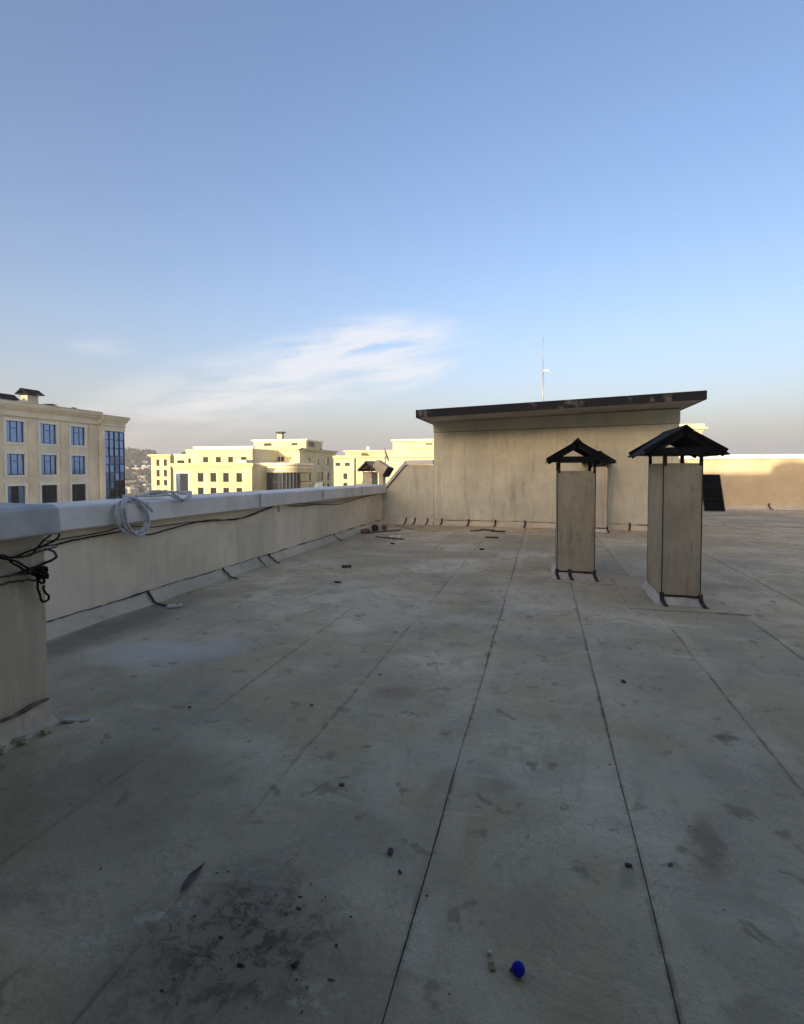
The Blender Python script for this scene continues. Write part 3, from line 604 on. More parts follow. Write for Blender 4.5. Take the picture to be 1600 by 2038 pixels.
def hose(pts_fn, turns, r, label, seed, tail=None):
    P = []
    n = int(turns*40)
    for i in range(n+1):
        a = 2*pi*turns*i/n; k_ = a/(2*pi); P.append(Vector(pts_fn(a, k_)))
    if tail: P += [Vector(p) for p in catmull([P[-1]]+tail, 10)[1:]]
    mb = MB(); mb.tube(P, r, 8, lambda i: 1+.10*(i % 2)); o = mb.build('coiled_hose', M['hose'], None, True); rebase(o, P[0])
    return tag(o, label, 'hose', 'coiled hoses on the parapet')
def h1(a, k_):
    y = 5.08+(.22+.03*sin(k_*2.1))*sin(a)+.03*k_-.04; z = 1.115+(.215+.02*cos(k_*3.))*cos(a)+.02*sin(k_*5)-.09*sin(a)*.3
    up_ = max(0, cos(a)); x = -4.575+.015*k_-.10*up_**2
    return (x, y, z+.0*k_)
hose(h1, 3.2, .016, 'coil of pale grey hose hanging over the coping edge', 1)
def h2(a, k_):
    y = 5.93+(.30+.03*sin(k_*2.3))*sin(a)+.02*k_; x = -4.80+.24*cos(a)+.012*k_
    z = ptop(5.9)+.035+.014*k_+.03*abs(sin(a*.5+k_))
    if x > -4.60: z -= (x+4.60)*1.6
    return (min(x, -4.575+.004*k_), y, z)
hose(h2, 2.8, .015, 'second coil of grey hose lying flat on top of the coping', 2, [(-4.9, 5.7, 1.33), (-4.86, 5.5, 1.32), (-4.75, 5.33, 1.335)])

# ------------------------------------------------------------------ debris on the deck
def lump(name, loc, dims, mat, label, cat, rot=0., seed=0, kind='chunk', group=None):
    """irregular fragment resting on the deck"""
    bm = bmesh.new()
    bmesh.ops.create_cube(bm, size=1.); bmesh.ops.subdivide_edges(bm, edges=bm.edges[:], cuts=2, use_grid_fill=True)
    for v in bm.verts:
        f = .16 if kind == 'chunk' else .05
        l_ = v.co.normalized()
        if kind == 'chunk': v.co = v.co.lerp(l_*.55, .55)
        v.co += Vector((N3(v.co.x*3+seed, v.co.y*3, v.co.z*3), N3(v.co.x*3, v.co.y*3+seed, 2), N3(v.co.x*3+seed, 1, v.co.z*3)))*f
        v.co.x *= dims[0]; v.co.y *= dims[1]; v.co.z *= dims[2]
        if kind == 'sheet': v.co.z += dims[0]*.10*N3(v.co.x*9+seed, v.co.y*9)
    zmin = min(v.co.z for v in bm.verts)
    for v in bm.verts: v.co.z -= zmin
    me = bpy.data.meshes.new(name); bm.to_mesh(me); bm.free(); me.materials.append(mat)
    o = bpy.data.objects.new(name, me); COL.objects.link(o); o.location = (*loc, .003); o.rotation_euler = (0, 0, R(rot)); ORG[o.name] = Vector(o.location)
    return tag(o, label, cat, group)
def plank(p, q, w_, h_, mat, label, lift=0., name='plank', cat='plank'):
    mb = MB(); a = Vector((*p, .005+h_/2)); b = Vector((*q, .005+h_/2+lift)); n = 6; prev = None
    V = []; F = []; d_ = (b-a).normalized(); r_ = Vector((d_.y, -d_.x, 0))*w_/2
    for i in range(n+1):
        c_ = a.lerp(b, i/n)+r_*.15*N3(i*.8, p[0]); ww = 1+.18*N3(i*1.3, p[1])
        V += [c_-r_*ww-Vector((0,0,h_/2)), c_+r_*ww-Vector((0,0,h_/2)), c_+r_*ww+Vector((0,0,h_/2)), c_-r_*ww+Vector((0,0,h_/2))]
    for i in range(n):
        for k_ in range(4): F.append((i*4+k_, i*4+(k_+1) % 4, (i+1)*4+(k_+1) % 4, (i+1)*4+k_))
    F += [(0,1,2,3), tuple(n*4+k_ for k_ in range(4))]
    mb.add(V, F); o = mb.build(name, mat); rebase(o, (a.x, a.y, .005)); return tag(o, label, cat)
plank((-4.35, 12.95), (-3.72, 13.75), .07, .035, M['wood'], 'dark board on the deck in the far left corner')
plank((-4.15, 14.9), (-3.45, 14.1), .05, .03, M['wood_p'], 'pale narrow batten slanting out of the far left corner')
plank((-3.9, 14.75), (-3.2, 14.5), .04, .03, M['wood_p'], 'short pale batten beside the slanting one in the corner')
plank((-3.92, 12.25), (-3.5, 12.1), .06, .02, M['scrap'], 'thin dark strip lying in front of the corner boards', name='strip', cat='strip')
plank((-3.45, 12.05), (-3.15, 12.0), .05, .02, M['scrap'], 'short dark strip right of the white flakes near the corner', name='strip', cat='strip')
lump('brick_rubble', (-4.42, 12.9), (.22, .16, .12), M['rubble'], 'lump of reddish brick rubble at the parapet foot', 'rubble', 20, 3)
lump('brick_rubble', (-4.36, 13.5), (.18, .14, .16), M['scrap'], 'dark lump of rubble behind the reddish one', 'rubble', 50, 4)
lump('brick_rubble', (-4.12, 13.6), (.14, .16, .14), M['rubble'], 'small brown lump of rubble near the corner boards', 'rubble', 10, 5)
lump('plaster_flake', (-3.5, 12.25), (.16, .10, .05), M['white'], 'white plaster flake on the deck before the corner', 'flake', 30, 6)
lump('plaster_flake', (-3.32, 12.2), (.12, .09, .07), M['white'], 'small white plaster flake right of the larger one', 'flake', 70, 7)
lump('plaster_flake', (-3.2, 11.2), (.10, .08, .03), M['scrap'], 'small dark chip on the deck before the corner debris', 'flake', 0, 8)
plank((-1.86, 14.1), (-1.6, 14.25), .09, .03, M['rubble'], 'short brown strip on the deck below the stairhouse wall', name='strip', cat='strip')
plank((-1.62, 14.5), (-1.25, 14.35), .06, .03, M['scrap'], 'dark strip of bitumen below the stairhouse wall', name='strip', cat='strip')
plank((-1.3, 14.15), (-.95, 14.1), .08, .03, M['scrap'], 'rightmost dark strip below the stairhouse wall', name='strip', cat='strip')
plank((-1.32, 12.85), (-1.02, 12.85), .10, .025, M['scrap'], 'single dark strip lying nearer than the others by the stairhouse', name='strip', cat='strip')
lump('dark_block', (-3.18, 8.3), (.16, .07, .04), M['scrap'], 'black scrap lying alone in the middle of the left deck', 'scrap', 25, 11)
lump('dark_block', (-2.88, 7.15), (.09, .05, .015), M['scrap'], 'small flat dark scrap nearer than the black one', 'scrap', 0, 12, 'sheet')
lump('dark_block', (-1.2, 10.9), (.10, .06, .02), M['scrap'], 'small dark scrap on the deck left of the long seam', 'scrap', 10, 14, 'sheet')
sp_ = thing('socket_box', (-4.25, 5.36, .004), 'flat whitish plastic box lying at the foot of the parapet', 'box')
Mx = Matrix.Translation((-4.25, 5.36, 0)) @ Matrix.Rotation(R(38), 4, 'Z')
def tbox(mb, *a):
    b = len(mb.v); mb.box(*a); mb.v[b:] = [tuple(Mx @ Vector(p)) for p in mb.v[b:]]; return mb
tbox(MB(), -.085, .085, -.045, .045, .004, .028).build('case', M['cop2'], sp_, bevel=.006)
tbox(MB(), -.07, .07, -.032, .032, .0285, .034).build('cover', M['white'], sp_, bevel=.003)
tbox(MB(), .02, .045, -.015, .012, .0345, .037).build('outlet', M['scrap'], sp_)
lump('crumpled_plastic', (-2.98, 2.72), (.075, .05, .02), M['cop2'], 'crumpled clear plastic scrap at the foot of the pier', 'scrap', 20, 15)
lump('crumpled_plastic', (-2.89, 2.76), (.045, .03, .010), M['cop2'], 'smaller white plastic scrap just right of the crumpled one', 'scrap', 60, 16, 'sheet')
lump('rubber_lump', (-3.02, 2.12), (.13, .15, .12), M['scrap'], 'dark rounded lump at the foot of the pier by the picture edge', 'rubble', 0, 17)
for (x, y, s, l_) in ((-3.02, 2.42, .10, 'pale broken mortar piece at the pier foot'), (-2.98, 2.56, .08, 'grey mortar crumb beside the broken piece at the pier foot'), (-3.03, 2.30, .09, 'brownish mortar piece next to the dark lump')):
    lump('mortar_piece', (x, y), (s*.7, s*.55, s*.4), M['shaft'], l_, 'rubble', x*999, x+y)
# bottle cap: a short ribbed cup lying tilted
bc = MB(); n = 24; prof = [(0, .0), (.0155, .0), (.0175, .002), (.0178, .018), (.0160, .018), (.0155, .003), (0, .003)]
V = []; F = []
for (r_, z_) in prof:
    for k_ in range(n):
        a = 2*pi*k_/n; rr = r_*(1+(.03 if (k_ % 2 and .0174 < r_) else 0)); V.append((rr*cos(a), rr*sin(a), z_))
for i in range(len(prof)-1):
    for k_ in range(n): F.append((i*n+k_, i*n+(k_+1) % n, (i+1)*n+(k_+1) % n, (i+1)*n+k_))
bc.add(V, F); cap_ = bc.build('bottle_cap', M['blue'], None, True); cap_.rotation_euler = (R(222), R(6), R(12)); cap_.scale = (1.15, 1.15, 1.15); cap_.location = (-.06, 1.70, .030); tag(cap_, 'bright blue plastic bottle cap on the near deck', 'bottle cap')
lump('ochre_scrap', (-.148, 1.712), (.020, .028, .003), M['ochre'], 'small ochre scrap left of the blue cap', 'scrap', 20, 31, 'sheet')
lump('pebble', (-.160, 1.757), (.014, .012, .010), M['white'], 'tiny white pebble behind the ochre scrap', 'pebble', 0, 32)
lump('pebble', (-.085, 1.715), (.012, .010, .008), M['scrap'], 'tiny black pebble touching the blue cap', 'pebble', 0, 33)
# membrane tear at the near left seam
mb = MB(); mb.add([(-1.345,1.70,.010),(-1.362,1.74,.013),(-1.368,1.79,.014),(-1.35,1.87,.010),(-1.338,1.80,.009),(-1.338,1.74,.009)], [(0,1,5),(1,2,4,5),(2,3,4)]); mb.build('membrane_flap', M['tar'], deck)
# grit: uncountable crumbs
gr = MB()
def crumb(x, y, s):
    n = random.randint(4, 6); a0 = random.random()*6
    ex = random.uniform(.8, 2.2)
    V = [(x+s*ex*cos(a0+2*pi*k_/n)*random.uniform(.5, 1.3), y+s*sin(a0+2*pi*k_/n)*random.uniform(.5, 1.3), .002) for k_ in range(n)]+[(x+random.uniform(-.3, .3)*s, y+random.uniform(-.3, .3)*s, .003+s*random.uniform(.15, .5))]
    gr.add(V, [(k_, (k_+1) % n, n) for k_ in range(n)])
for i in range(110):
    r_ = 1.3+13*random.random()**1.8; a = R(random.uniform(-62, 30)); x, y = r_*sin(a), r_*cos(a)
    if x < -4.6 or (x < -2.95 and y < 2.75): continue
    crumb(x, y, random.choice((.003, .0035, .004, .005, .008))*(1+.07*r_))
for i in range(45):
    crumb(random.gauss(-1.02, .22), random.gauss(1.6, .2), random.choice((.002, .003, .004, .006)))
tag(gr.build('roof_grit', M['tar']), 'dark crumbs of grit scattered over the roof deck', 'grit', kind='stuff')
for i, (x, y, s, l_) in enumerate(((.36, 2.31, .022, 'dark curled chip on the near deck, left of its pair'), (.53, 2.36, .016, 'small dark chip right of the curled one on the near deck'), (-.62, 2.13, .028, 'brown crumpled chip on the near left deck'), (-.55, 2.03, .016, 'little dark chip just nearer than the brown crumpled one'), (-1.0, 2.53, .022, 'dark chip farther back left of the brown crumpled one'), (-1.25, 4.0, .018, 'dark chip by the rusty patch of the deck'), (.62, 4.35, .035, 'long dark sliver right of the second seam'), (-2.35, 3.1, .02, 'dark chip on the deck away from the pier'), (-1.55, 3.35, .02, 'dark chip between pier and rusty patch'), (-.78, 1.55, .02, 'black chip by the pale paint splash near the bottom edge'))):
    lump('deck_chip', (x, y), (s*1.3, s*.8, s*.3), M['tar'] if i % 3 else M['scrap'], l_, 'chip', i*47, i+40)

# ================================================================== BUILDINGS AROUND
def facade(mb, face, plane, a0, a1, z0, z1, ops, depth=.35):
    """wall sheet with real openings. face 'x+' (runs along y) or 'y-' (runs along x)"""
    P = (lambda a, z, d=0.: (plane-d, a, z)) if face == 'x+' else (lambda a, z, d=0.: (a, plane+d, z))
    As = sorted({a0, a1, *[o[0] for o in ops], *[o[1] for o in ops]}); Zs = sorted({z0, z1, *[o[2] for o in ops], *[o[3] for o in ops]})
    for i in range(len(As)-1):
        for j in range(len(Zs)-1):
            ca, cz = (As[i]+As[i+1])/2, (Zs[j]+Zs[j+1])/2
            if any(o[0] < ca < o[1] and o[2] < cz < o[3] for o in ops): continue
            mb.add([P(As[i], Zs[j]), P(As[i+1], Zs[j]), P(As[i+1], Zs[j+1]), P(As[i], Zs[j+1])], [(0, 1, 2, 3)])
    for o in ops:
        A_, B_, C_, D_ = o
        c4 = [(A_, C_), (B_, C_), (B_, D_), (A_, D_)]
        for k_ in range(4):
            p, q = c4[k_], c4[(k_+1) % 4]; mb.add([P(*p), P(*q), P(*q, depth), P(*p, depth)], [(0, 1, 2, 3)])
    c4 = [(a0, z0), (a1, z0), (a1, z1), (a0, z1)]
    for k_ in range(4):
        p, q = c4[k_], c4[(k_+1) % 4]; mb.add([P(*p), P(*q), P(*q, depth), P(*p, depth)], [(0, 1, 2, 3)])
def fbox(mb, face, plane, a0, a1, z0, z1, d0, d1):
    """box on a facade: d = distance outwards from the plane"""
    if face == 'x+': mb.box(plane+min(d0, d1), plane+max(d0, d1), a0, a1, z0, z1)
    else: mb.box(a0, a1, plane-max(d0, d1), plane-min(d0, d1), z0, z1)
    return mb
def window(par, face, plane, a0, a1, z0, z1, style, gm, fm, trim=None, rec=.16):
    fr = MB(); t_ = .055
    cols = {'three': (0, .30, .66, 1), 'two': (0, .5, 1), 'one': (0, 1)}[style]
    wd = a1-a0; hh = z1-z0
    fbox(fr, face, plane, a0, a1, z0, z0+t_, -rec-.06, -rec+.03); fbox(fr, face, plane, a0, a1, z1-t_, z1, -rec-.06, -rec+.03)
    for c_ in cols:
        x = a0+wd*c_; x0 = max(a0, x-t_/2 if 0 < c_ < 1 else x-t_); x1 = min(a1, x+t_/2 if 0 < c_ < 1 else x+t_)
        fbox(fr, face, plane, x0, x1, z0+t_, z1-t_, -rec-.06, -rec+.03)
    if style == 'three': fbox(fr, face, plane, a0+wd*.30+t_/2, a0+wd*.66-t_/2, z0+hh*.66, z0+hh*.66+t_, -rec-.06, -rec+.03)
    f = fr.build('window', fm, par)
    for c0, c1 in zip(cols[:-1], cols[1:]):
        pn = MB(); fbox(pn, face, plane, a0+wd*c0+.02, a0+wd*c1-.02, z0+.02, z1-.02, -rec-.03, -rec-.01)
        p = pn.build('pane', random.choice(gm) if isinstance(gm, list) else gm, f)
        me = p.data; j = Vector((random.uniform(-.012, .012), random.uniform(-.012, .012)));
    if trim:
        tr = MB(); e = .22
        fbox(tr, face, plane, a0-e, a0, z0-e, z1+e, 0, .07); fbox(tr, face, plane, a1, a1+e, z0-e, z1+e, 0, .07); fbox(tr, face, plane, a0, a1, z1, z1+e, 0, .07); fbox(tr, face, plane, a0, a1, z0-e, z0, 0, .09)
        tr.build('window_surround', trim, f)
    return f
def cornice(par, face, plane, a0, a1, z, steps, mat, e0=0., e1=0., name='cornice'):
    """steps: list of (dz0, dz1, projection)"""
    mb = MB()
    for s0, s1, pj in steps: fbox(mb, face, plane, a0-e0*pj, a1+e1*pj, z+s0, z+s1, -.2, pj)
    return mb.build(name, mat, par)

# ---- left building (facade along y at x = -50, in shade)
b1 = thing('apartment_building', (-57, 42, -22), 'beige apartment block with blue glazed corner at the left', 'building', 'cream and yellow blocks around the roof')
wy = [(32.25, 34.1), (35.8, 37.7), (39.40, 41.28), (43.0, 44.9), (46.62, 48.52)]; wz = [(4.38, 6.42), (1.14, 3.2), (-2.0, .06), (-5.1, -3.1)]
ops = [(a, b, c, d_) for a, b in wy for c, d_ in wz]
mb = MB(); facade(mb, 'x+', -50, 28, 50.35, -22, 7.9, ops); mb.box(-66, -50.36, 28, 50.35, -22, 7.9); mb.build('wall', M['b1'], b1)
for a, b, c, d_ in ops:
    window(b1, 'x+', -50, a, b, c, d_, 'three', M['glassb'] if c > 0 else [M['glassd'], M['glassd'], M['glassb']], M['frame_b'], M['trim'])
for a, b in ((41.75, 42.5), (45.38, 46.13), (49.0, 49.9), (38.15, 38.9)):
    mb = MB(); fbox(mb, 'x+', -50, a, b, -22, 6.75, 0, .12); mb.build('pilaster', M['b1p'], b1)
cornice(b1, 'x+', -50, 28, 50.35, 6.9, [(0, .22, .18), (.22, .42, .1), (.42, .60, .10), (.60, .75, .2), (.75, .95, .35), (.95, 1.12, .5), (1.12, 1.34, .58)], M['b1'], 0, .3)
mb = MB(); mb.box(-66, -49.38, 28, 50.5, 8.241, 8.33); mb.build('roof_edge', M['roofw'], b1)
# glazed bay
mb = MB(); mb.box(-66, -49.98, 50.36, 54.0, -22, 6.2); bw = mb.build('bay_core', M['frame_b'], b1)
mb = MB(); fbox(mb, 'x+', -49.6, 50.36, 54.05, 6.25, 7.2, -.5, 0); fbox(mb, 'x+', -49.6, 50.36, 50.92, -22, 6.25, -.37, 0); mb.box(-66, -50.1, 50.4, 54.03, 6.25, 7.2); mb.build('bay_wall', M['b1'], b1)
cornice(b1, 'x+', -49.6, 50.36, 54.05, 6.85, [(0, .15, .12), (.35, .55, .15), (.55, .75, .28), (.75, .95, .42), (.95, 1.1, .5)], M['b1'], 0, .6)
mb = MB(); mb.box(-66, -49.06, 50.2, 54.38, 7.951, 8.04); mb.build('roof_edge', M['roofw'], b1)
cw = MB(); ya = [50.95, 51.72, 52.5, 53.27, 54.0]; za = [6.2-k_*.98 for k_ in range(12)]
for y_ in ya: fbox(cw, 'x+', -49.75, y_-.035, y_+.035, za[-1], za[0], -.2, .03)
for z_ in za: fbox(cw, 'x+', -49.75, ya[0]+.05, ya[-1]-.05, z_-.035, z_+.035, -.2, .02)
cwo = cw.build('curtain_wall', M['frame_b'], b1)
for i in range(4):
    for j in range(11):
        ti, tj = random.uniform(-.02, .02), random.uniform(-.02, .02)
        y0_, y1_, z0_, z1_ = ya[i]+.04, ya[i+1]-.04, za[j+1]+.04, za[j]-.04
        p = MB(); p.add([(-49.8+ti, y0_, z0_), (-49.8-ti, y1_, z0_), (-49.8-ti+tj, y1_, z1_), (-49.8+ti+tj, y0_, z1_), (-49.86, y0_, z0_), (-49.86, y1_, z0_), (-49.86, y1_, z1_), (-49.86, y0_, z1_)], [(0,1,2,3),(4,5,6,7),(0,1,5,4),(1,2,6,5),(2,3,7,6),(3,0,4,7)])
        p.build('pane', M['glassb'] if j < 6 or random.random() < .4 else M['glassd'], cwo)
# vents on its roof
V1 = 'roof vents of the left building'
chimney(-52.9, -52.0, 43.4, 44.6, 1.15, 1.25, 1.85, .85, 43.0, 45.1, 'pale capped vent on the roof of the left building', M['shaft_l'], V1, z0=8.3, skirt=False)
chimney(-53.2, -52.3, 41.0, 42.2, .35, .45, 1.05, .8, 40.6, 42.6, 'low black capped vent left of the pale one on the left building', M['shaft_l'], V1, z0=8.3, skirt=False)
vb = thing('roof_unit', (-51.9, 46.5, 8.3), 'long low dark unit on the roof of the left building', 'roof unit')
mb = MB(); mb.hexa([(-52.4,45.5,8.3),(-51.4,45.5,8.3),(-51.4,47.6,8.3),(-52.4,47.6,8.3),(-52.3,45.6,8.75),(-51.5,45.6,8.75),(-51.5,47.5,8.55),(-52.3,47.5,8.55)]); mb.build('case', M['iron'], vb, bevel=.04)
mb = MB(); mb.box(-52.45, -51.35, 45.45, 46.4, 8.76, 8.8); mb.build('lid', M['roofw'], vb)
vb = thing('roof_unit', (-51.9, 49.2, 8.3), 'small round dark vent near the corner of the left building', 'roof unit')
mb = MB(); mb.tube([(-51.6, 48.6, 8.3), (-51.6, 48.6, 8.55)], .2, 12); mb.build('pipe', M['roofw'], vb); mb = MB(); mb.tube([(-51.6, 48.6, 8.56), (-51.6, 48.6, 8.66), (-51.6, 48.6, 8.74)], .34, 14, lambda i: (1, .9, .3)[i]); mb.build('cowl', M['iron'], vb)

# ---- yellow building group straight left of the stairhouse
GB = 'cream and yellow blocks around the roof'
b2 = thing('apartment_building', (-85, 140, -22), 'bright yellow multi level block with dark glazed bays in the middle distance', 'building', GB)
def blk(par, face_ops_y, X0, X1, Y0, Y1, z1, mat, side_ops=(), name='wall', z0=-22):
    mb = MB(); facade(mb, 'y-', Y0, X0, X1, z0, z1, list(face_ops_y)); 
    facade(mb, 'x+', X1, Y0+.001, Y1, z0, z1, list(side_ops)); mb.box(X0, X1-.36, Y0+.36, Y1, z0, z1-.002)
    return mb.build(name, mat, par)
def wins(par, face, plane, ops, style='two', gm=None, fm=None):
    for o in ops: window(par, face, plane, *o, style, gm or [M['glassd']], fm or M['frame_br'], None, .14)
# left block
o1 = [(a, b, c, d_) for a, b in ((-129.5, -128.2), (-126.5, -125.2)) for c, d_ in ((3., 5.25), (-.7, 1.65), (-3.8, -1.85), (-7, -5.2))]
blk(b2, o1, -131.6, -123.8, 155, 172, 6.3, M['b2']); wins(b2, 'y-', 155, o1)
cornice(b2, 'y-', 155, -131.6, -123.8, 6.0, [(0, .3, .3), (.3, .55, .7), (.55, .95, .9)], M['b2'], 1, 1)
# main lower block
lx = [(-87.5, -85.75), (-83.7, -81.95), (-79.9, -78.25), (-76.05, -74.4)]
o2 = [(a, b, c, d_) for a, b in lx for c, d_ in ((-1.5, .85), (-5.2, -3.0), (-8.8, -6.6))]
gb = [(-94.1, -90.35, -9, .72)]
blk(b2, o2+gb, -94.9, -71.5, 120, 150, 2.7, M['b2']); wins(b2, 'y-', 120, o2)
window(b2, 'y-', 120, *gb[0], 'three', [M['glassb'], M['glassd']], M['frame_b'], M['trim'])
cornice(b2, 'y-', 120, -94.9, -71.5, 2.0, [(0, .2, .15), (.35, .6, .25), (.6, .95, .55), (.95, 1.35, .75)], M['b2'], 1, 1)
for a in (-89.4, -84.6, -80.9, -77.1, -72.9):
    mb = MB(); fbox(mb, 'y-', 120, a-.45, a+.45, -22, 1.6, 0, .1); mb.build('pilaster', M['b3'], b2)
# upper set-back storey
ox = [(-90.1, -88.5), (-86.1, -84.55), (-82.3, -80.8), (-78.4, -76.7)]
o3 = [(a, b, 3.65, 5.15) for a, b in ox]+[(-94.85, -93.95, 3.5, 4.8), (-98.6, -96.3, 3.4, 4.3)]
blk(b2, o3[:5], -95.6, -74.9, 126, 150, 7.3, M['b2'], name='wall', z0=2.69); wins(b2, 'y-', 126, o3[:4]); wins(b2, 'y-', 126, o3[4:5], 'one')
cornice(b2, 'y-', 126, -92.1, -74.9, 7.1, [(0, .25, .25), (.25, .5, .55), (.5, .85, .7)], M['trim'], 1, 1)
blk(b2, o3[5:], -99.6, -95.62, 126.3, 150, 5.7, M['b2'], z0=-22); wins(b2, 'y-', 126.3, o3[5:], 'two')
mb = MB(); mb.box(-99.7, -95.5, 126.1, 150, 5.7, 6.05); mb.build('roof_edge', M['roofw'], b2)
mb = MB(); mb.box(-76.6, -74.0, 121.4, 124.5, 3.36, 4.2); mb.build('roof_vent', M['roofw'], b2)
# glazed bay with rounded corner
pts = [(-74.4, 127.)]+[(-67.7, 127.)]+[(-67.7+3.9*sin(R(a)), 130.9-3.9*cos(R(a))) for a in range(15, 91, 15)]+[(-63.8, 140), (-74.4, 140)]
mb = MB(); mb.extrude(pts, 'z', .95, 3.0); mb.extrude([(p[0]*1.0+(-.0), p[1]) for p in pts], 'z', -22, -9.6); mb.build('bay_wall', M['b2'], b2)
def off(ps, d_): 
    c_ = Vector((-69, 134)); return [tuple(Vector(p)+(Vector(p)-c_).normalized()*d_) for p in ps]
mb = MB(); mb.extrude(off(pts, .45), 'z', 3.01, 3.5); mb.extrude(off(pts, .15), 'z', 2.2, 2.45); mb.build('bay_cornice', M['trim'], b2)
gp = off(pts, -.35); cwb = MB()
for p in gp[:-2]: cwb.bar((*p, -9.6), (*p, .95), .3)
for z_ in (-1.6, -4.2, -6.8, .8): cwb.extrude(off(pts, -.22), 'z', z_-.09, z_+.09)
cwo = cwb.build('bay_glazing', M['frame_b'], b2)
for p, q in zip(gp[:-3], gp[1:-2]):
    for za_, zb_ in ((-9.5, -6.9), (-6.7, -4.3), (-4.1, -1.7), (-1.5, .7)):
        mb = MB(); a = Vector((*p, 0)); b = Vector((*q, 0)); n_ = (b-a).cross(Vector((0, 0, 1))).normalized()*.05
        segs = 3 if (b-a).length > 4 else 1
        for s_ in range(segs):
            u, v_ = a.lerp(b, s_/segs+.01), a.lerp(b, (s_+1)/segs-.01)
            mb = MB(); mb.hexa([u+Vector((0,0,za_)), v_+Vector((0,0,za_)), v_-n_+Vector((0,0,za_)), u-n_+Vector((0,0,za_)), u+Vector((0,0,zb_)), v_+Vector((0,0,zb_)), v_-n_+Vector((0,0,zb_)), u-n_+Vector((0,0,zb_))])
            mb.build('pane', M['glassd'], cwo)
# back wall block, its shaded right side with slit windows
o5 = [(-76.9, -75.7, 4.1, 5.45), (-75.4, -74.2, 4.1, 5.45), (-73.95, -72.9, 4.1, 5.45)]
o6 = [(145.2, 147.4, 3., 5.4), (152.0, 153.7, 3.2, 4.9), (159.4, 161.6, 3.1, 5.5), (145.3, 147.5, -1.6, .4), (151.2, 157, -1.8, .9), (159.6, 162.2, -1.7, .8), (149.8, 157.6, -4.6, -2.3), (145.3, 147.5, -5, -2.9), (159.8, 162.2, -5, -2.8)]
blk(b2, o5, -90, -67.95, 140, 167.2, 7.4, M['b2'], o6); wins(b2, 'y-', 140, o5, 'one')
for o in o6: window(b2, 'x+', -67.95, *o, 'two', [M['glassd'], M['glassb']], M['frame_br'], M['b3'], .2)
cornice(b2, 'y-', 140, -90, -67.95, 7.05, [(0, .25, .2), (.3, .6, .5), (.6, .95, .75)], M['b2'], 0, 1)
cornice(b2, 'x+', -67.95, 139.5, 167.2, 7.05, [(0, .25, .2), (.3, .6, .5), (.6, .949, .75)], M['b2'], 0, 1)
for k_, (ay, az_) in enumerate(((150.6, 2.2), (149.6, 1.9), (158.4, 1.8), (148.6, -2.9))):
    mb = MB(); mb.box(-67.94, -67.35, ay, ay+.95, az_, az_+.75); mb.build('air_conditioner', M['roofw'], b2)
# top block and its chimney
o7 = [(-82.8, -80.2, 8.95, 9.8), (-73.6, -71.5, 9.05, 9.75)]
o8 = [(147.5, 152, 8.7, 10.2)]
blk(b2, o7, -86.3, -68.7, 146, 158, 10.4, M['b2'], o8, z0=7.39); wins(b2, 'y-', 146, o7); 
for o in o8: window(b2, 'x+', -68.7, *o, 'three', [M['glassd']], M['frame_br'], None)
cornice(b2, 'y-', 146, -86.3, -68.7, 10.35, [(0, .2, .3), (.2, .5, .6)], M['trim'], 1, 1)
mb = MB(); mb.box(-69.0, -68.0, 146.2, 158, 10.5, 10.7); mb.build('roof_edge', M['trim'], b2)
mb = MB(); mb.box(-78.8, -77.3, 147, 148.5, 10.8, 12.6); ch = mb.build('chimney', M['b3'], b2)
mb = MB(); mb.box(-79.2, -76.9, 146.6, 148.9, 12.9, 13.3); mb.box(-78.7, -77.4, 147.1, 148.4, 12.61, 12.89); mb.build('chimney_cap', M['iron'], ch)
for x, y_, z_, w_ in ((-66, 156, 7.99, 1.6), (-100, 135, 6.05, 1.4), (-96.5, 130, 6.06, 1.2)):
    mb = MB(); mb.hexa([(x-w_-2.5,y_,z_),(x-2.5,y_,z_),(x-2.5,y_+2,z_),(x-w_-2.5,y_+2,z_),(x-w_*.8-2.5,y_+.2,z_+.7),(x-w_*.2-2.5,y_+.2,z_+.7),(x-w_*.2-2.5,y_+1.8,z_+.7),(x-w_*.8-2.5,y_+1.8,z_+.7)]); mb.build('roof_vent', M['iron'], b2)

# ---- yellow building behind the parapet corner
b3 = thing('apartment_building', (-55, 165, -22), 'pale yellow block with small windows behind the far end of the parapet', 'building', GB)
o9 = [(-52.8, -51.5, 2.64, 3.52), (-50.2, -48.8, 2.64, 3.55), (-50.6, -49.5, -.8, .72), (-50.6, -49.5, -3.7, -1.75)]
blk(b3, o9, -53.3, -47.6, 130, 150, 4.7, M['b3']); wins(b3, 'y-', 130, o9)
cornice(b3, 'y-', 130, -53.3, -47.6, 4.45, [(0, .25, .3), (.25, .5, .6), (.5, .9, .8)], M['b3'], 0, 1)
o10 = [(-47.0, -45.7, -3, 1.2)]
blk(b3, o10, -47.5, -43.7, 136, 150, 3.7, M['b3']); wins(b3, 'y-', 136, o10)
o11 = [(-60.2, -58.9, 6.2, 7.6)]
blk(b3, o11, -73, -45, 190, 215, 8.5, M['b3']); wins(b3, 'y-', 190, o11)
cornice(b3, 'y-', 190, -73, -45, 8.2, [(0, .3, .3), (.3, .8, .8)], M['b3'], 1, 1)
mb = MB(); mb.box(-68.6, -64.6, 184, 189.8, 5.0, 7.6); mb.box(-69, -64.2, 183.6, 190, 7.6, 7.9); mb.build('stair_turret', M['b2'], b3)
mb = MB(); mb.box(-66.2, -65.2, 195, 196, 9.0, 10.6); mb.build('chimney', M['trim'], b3)
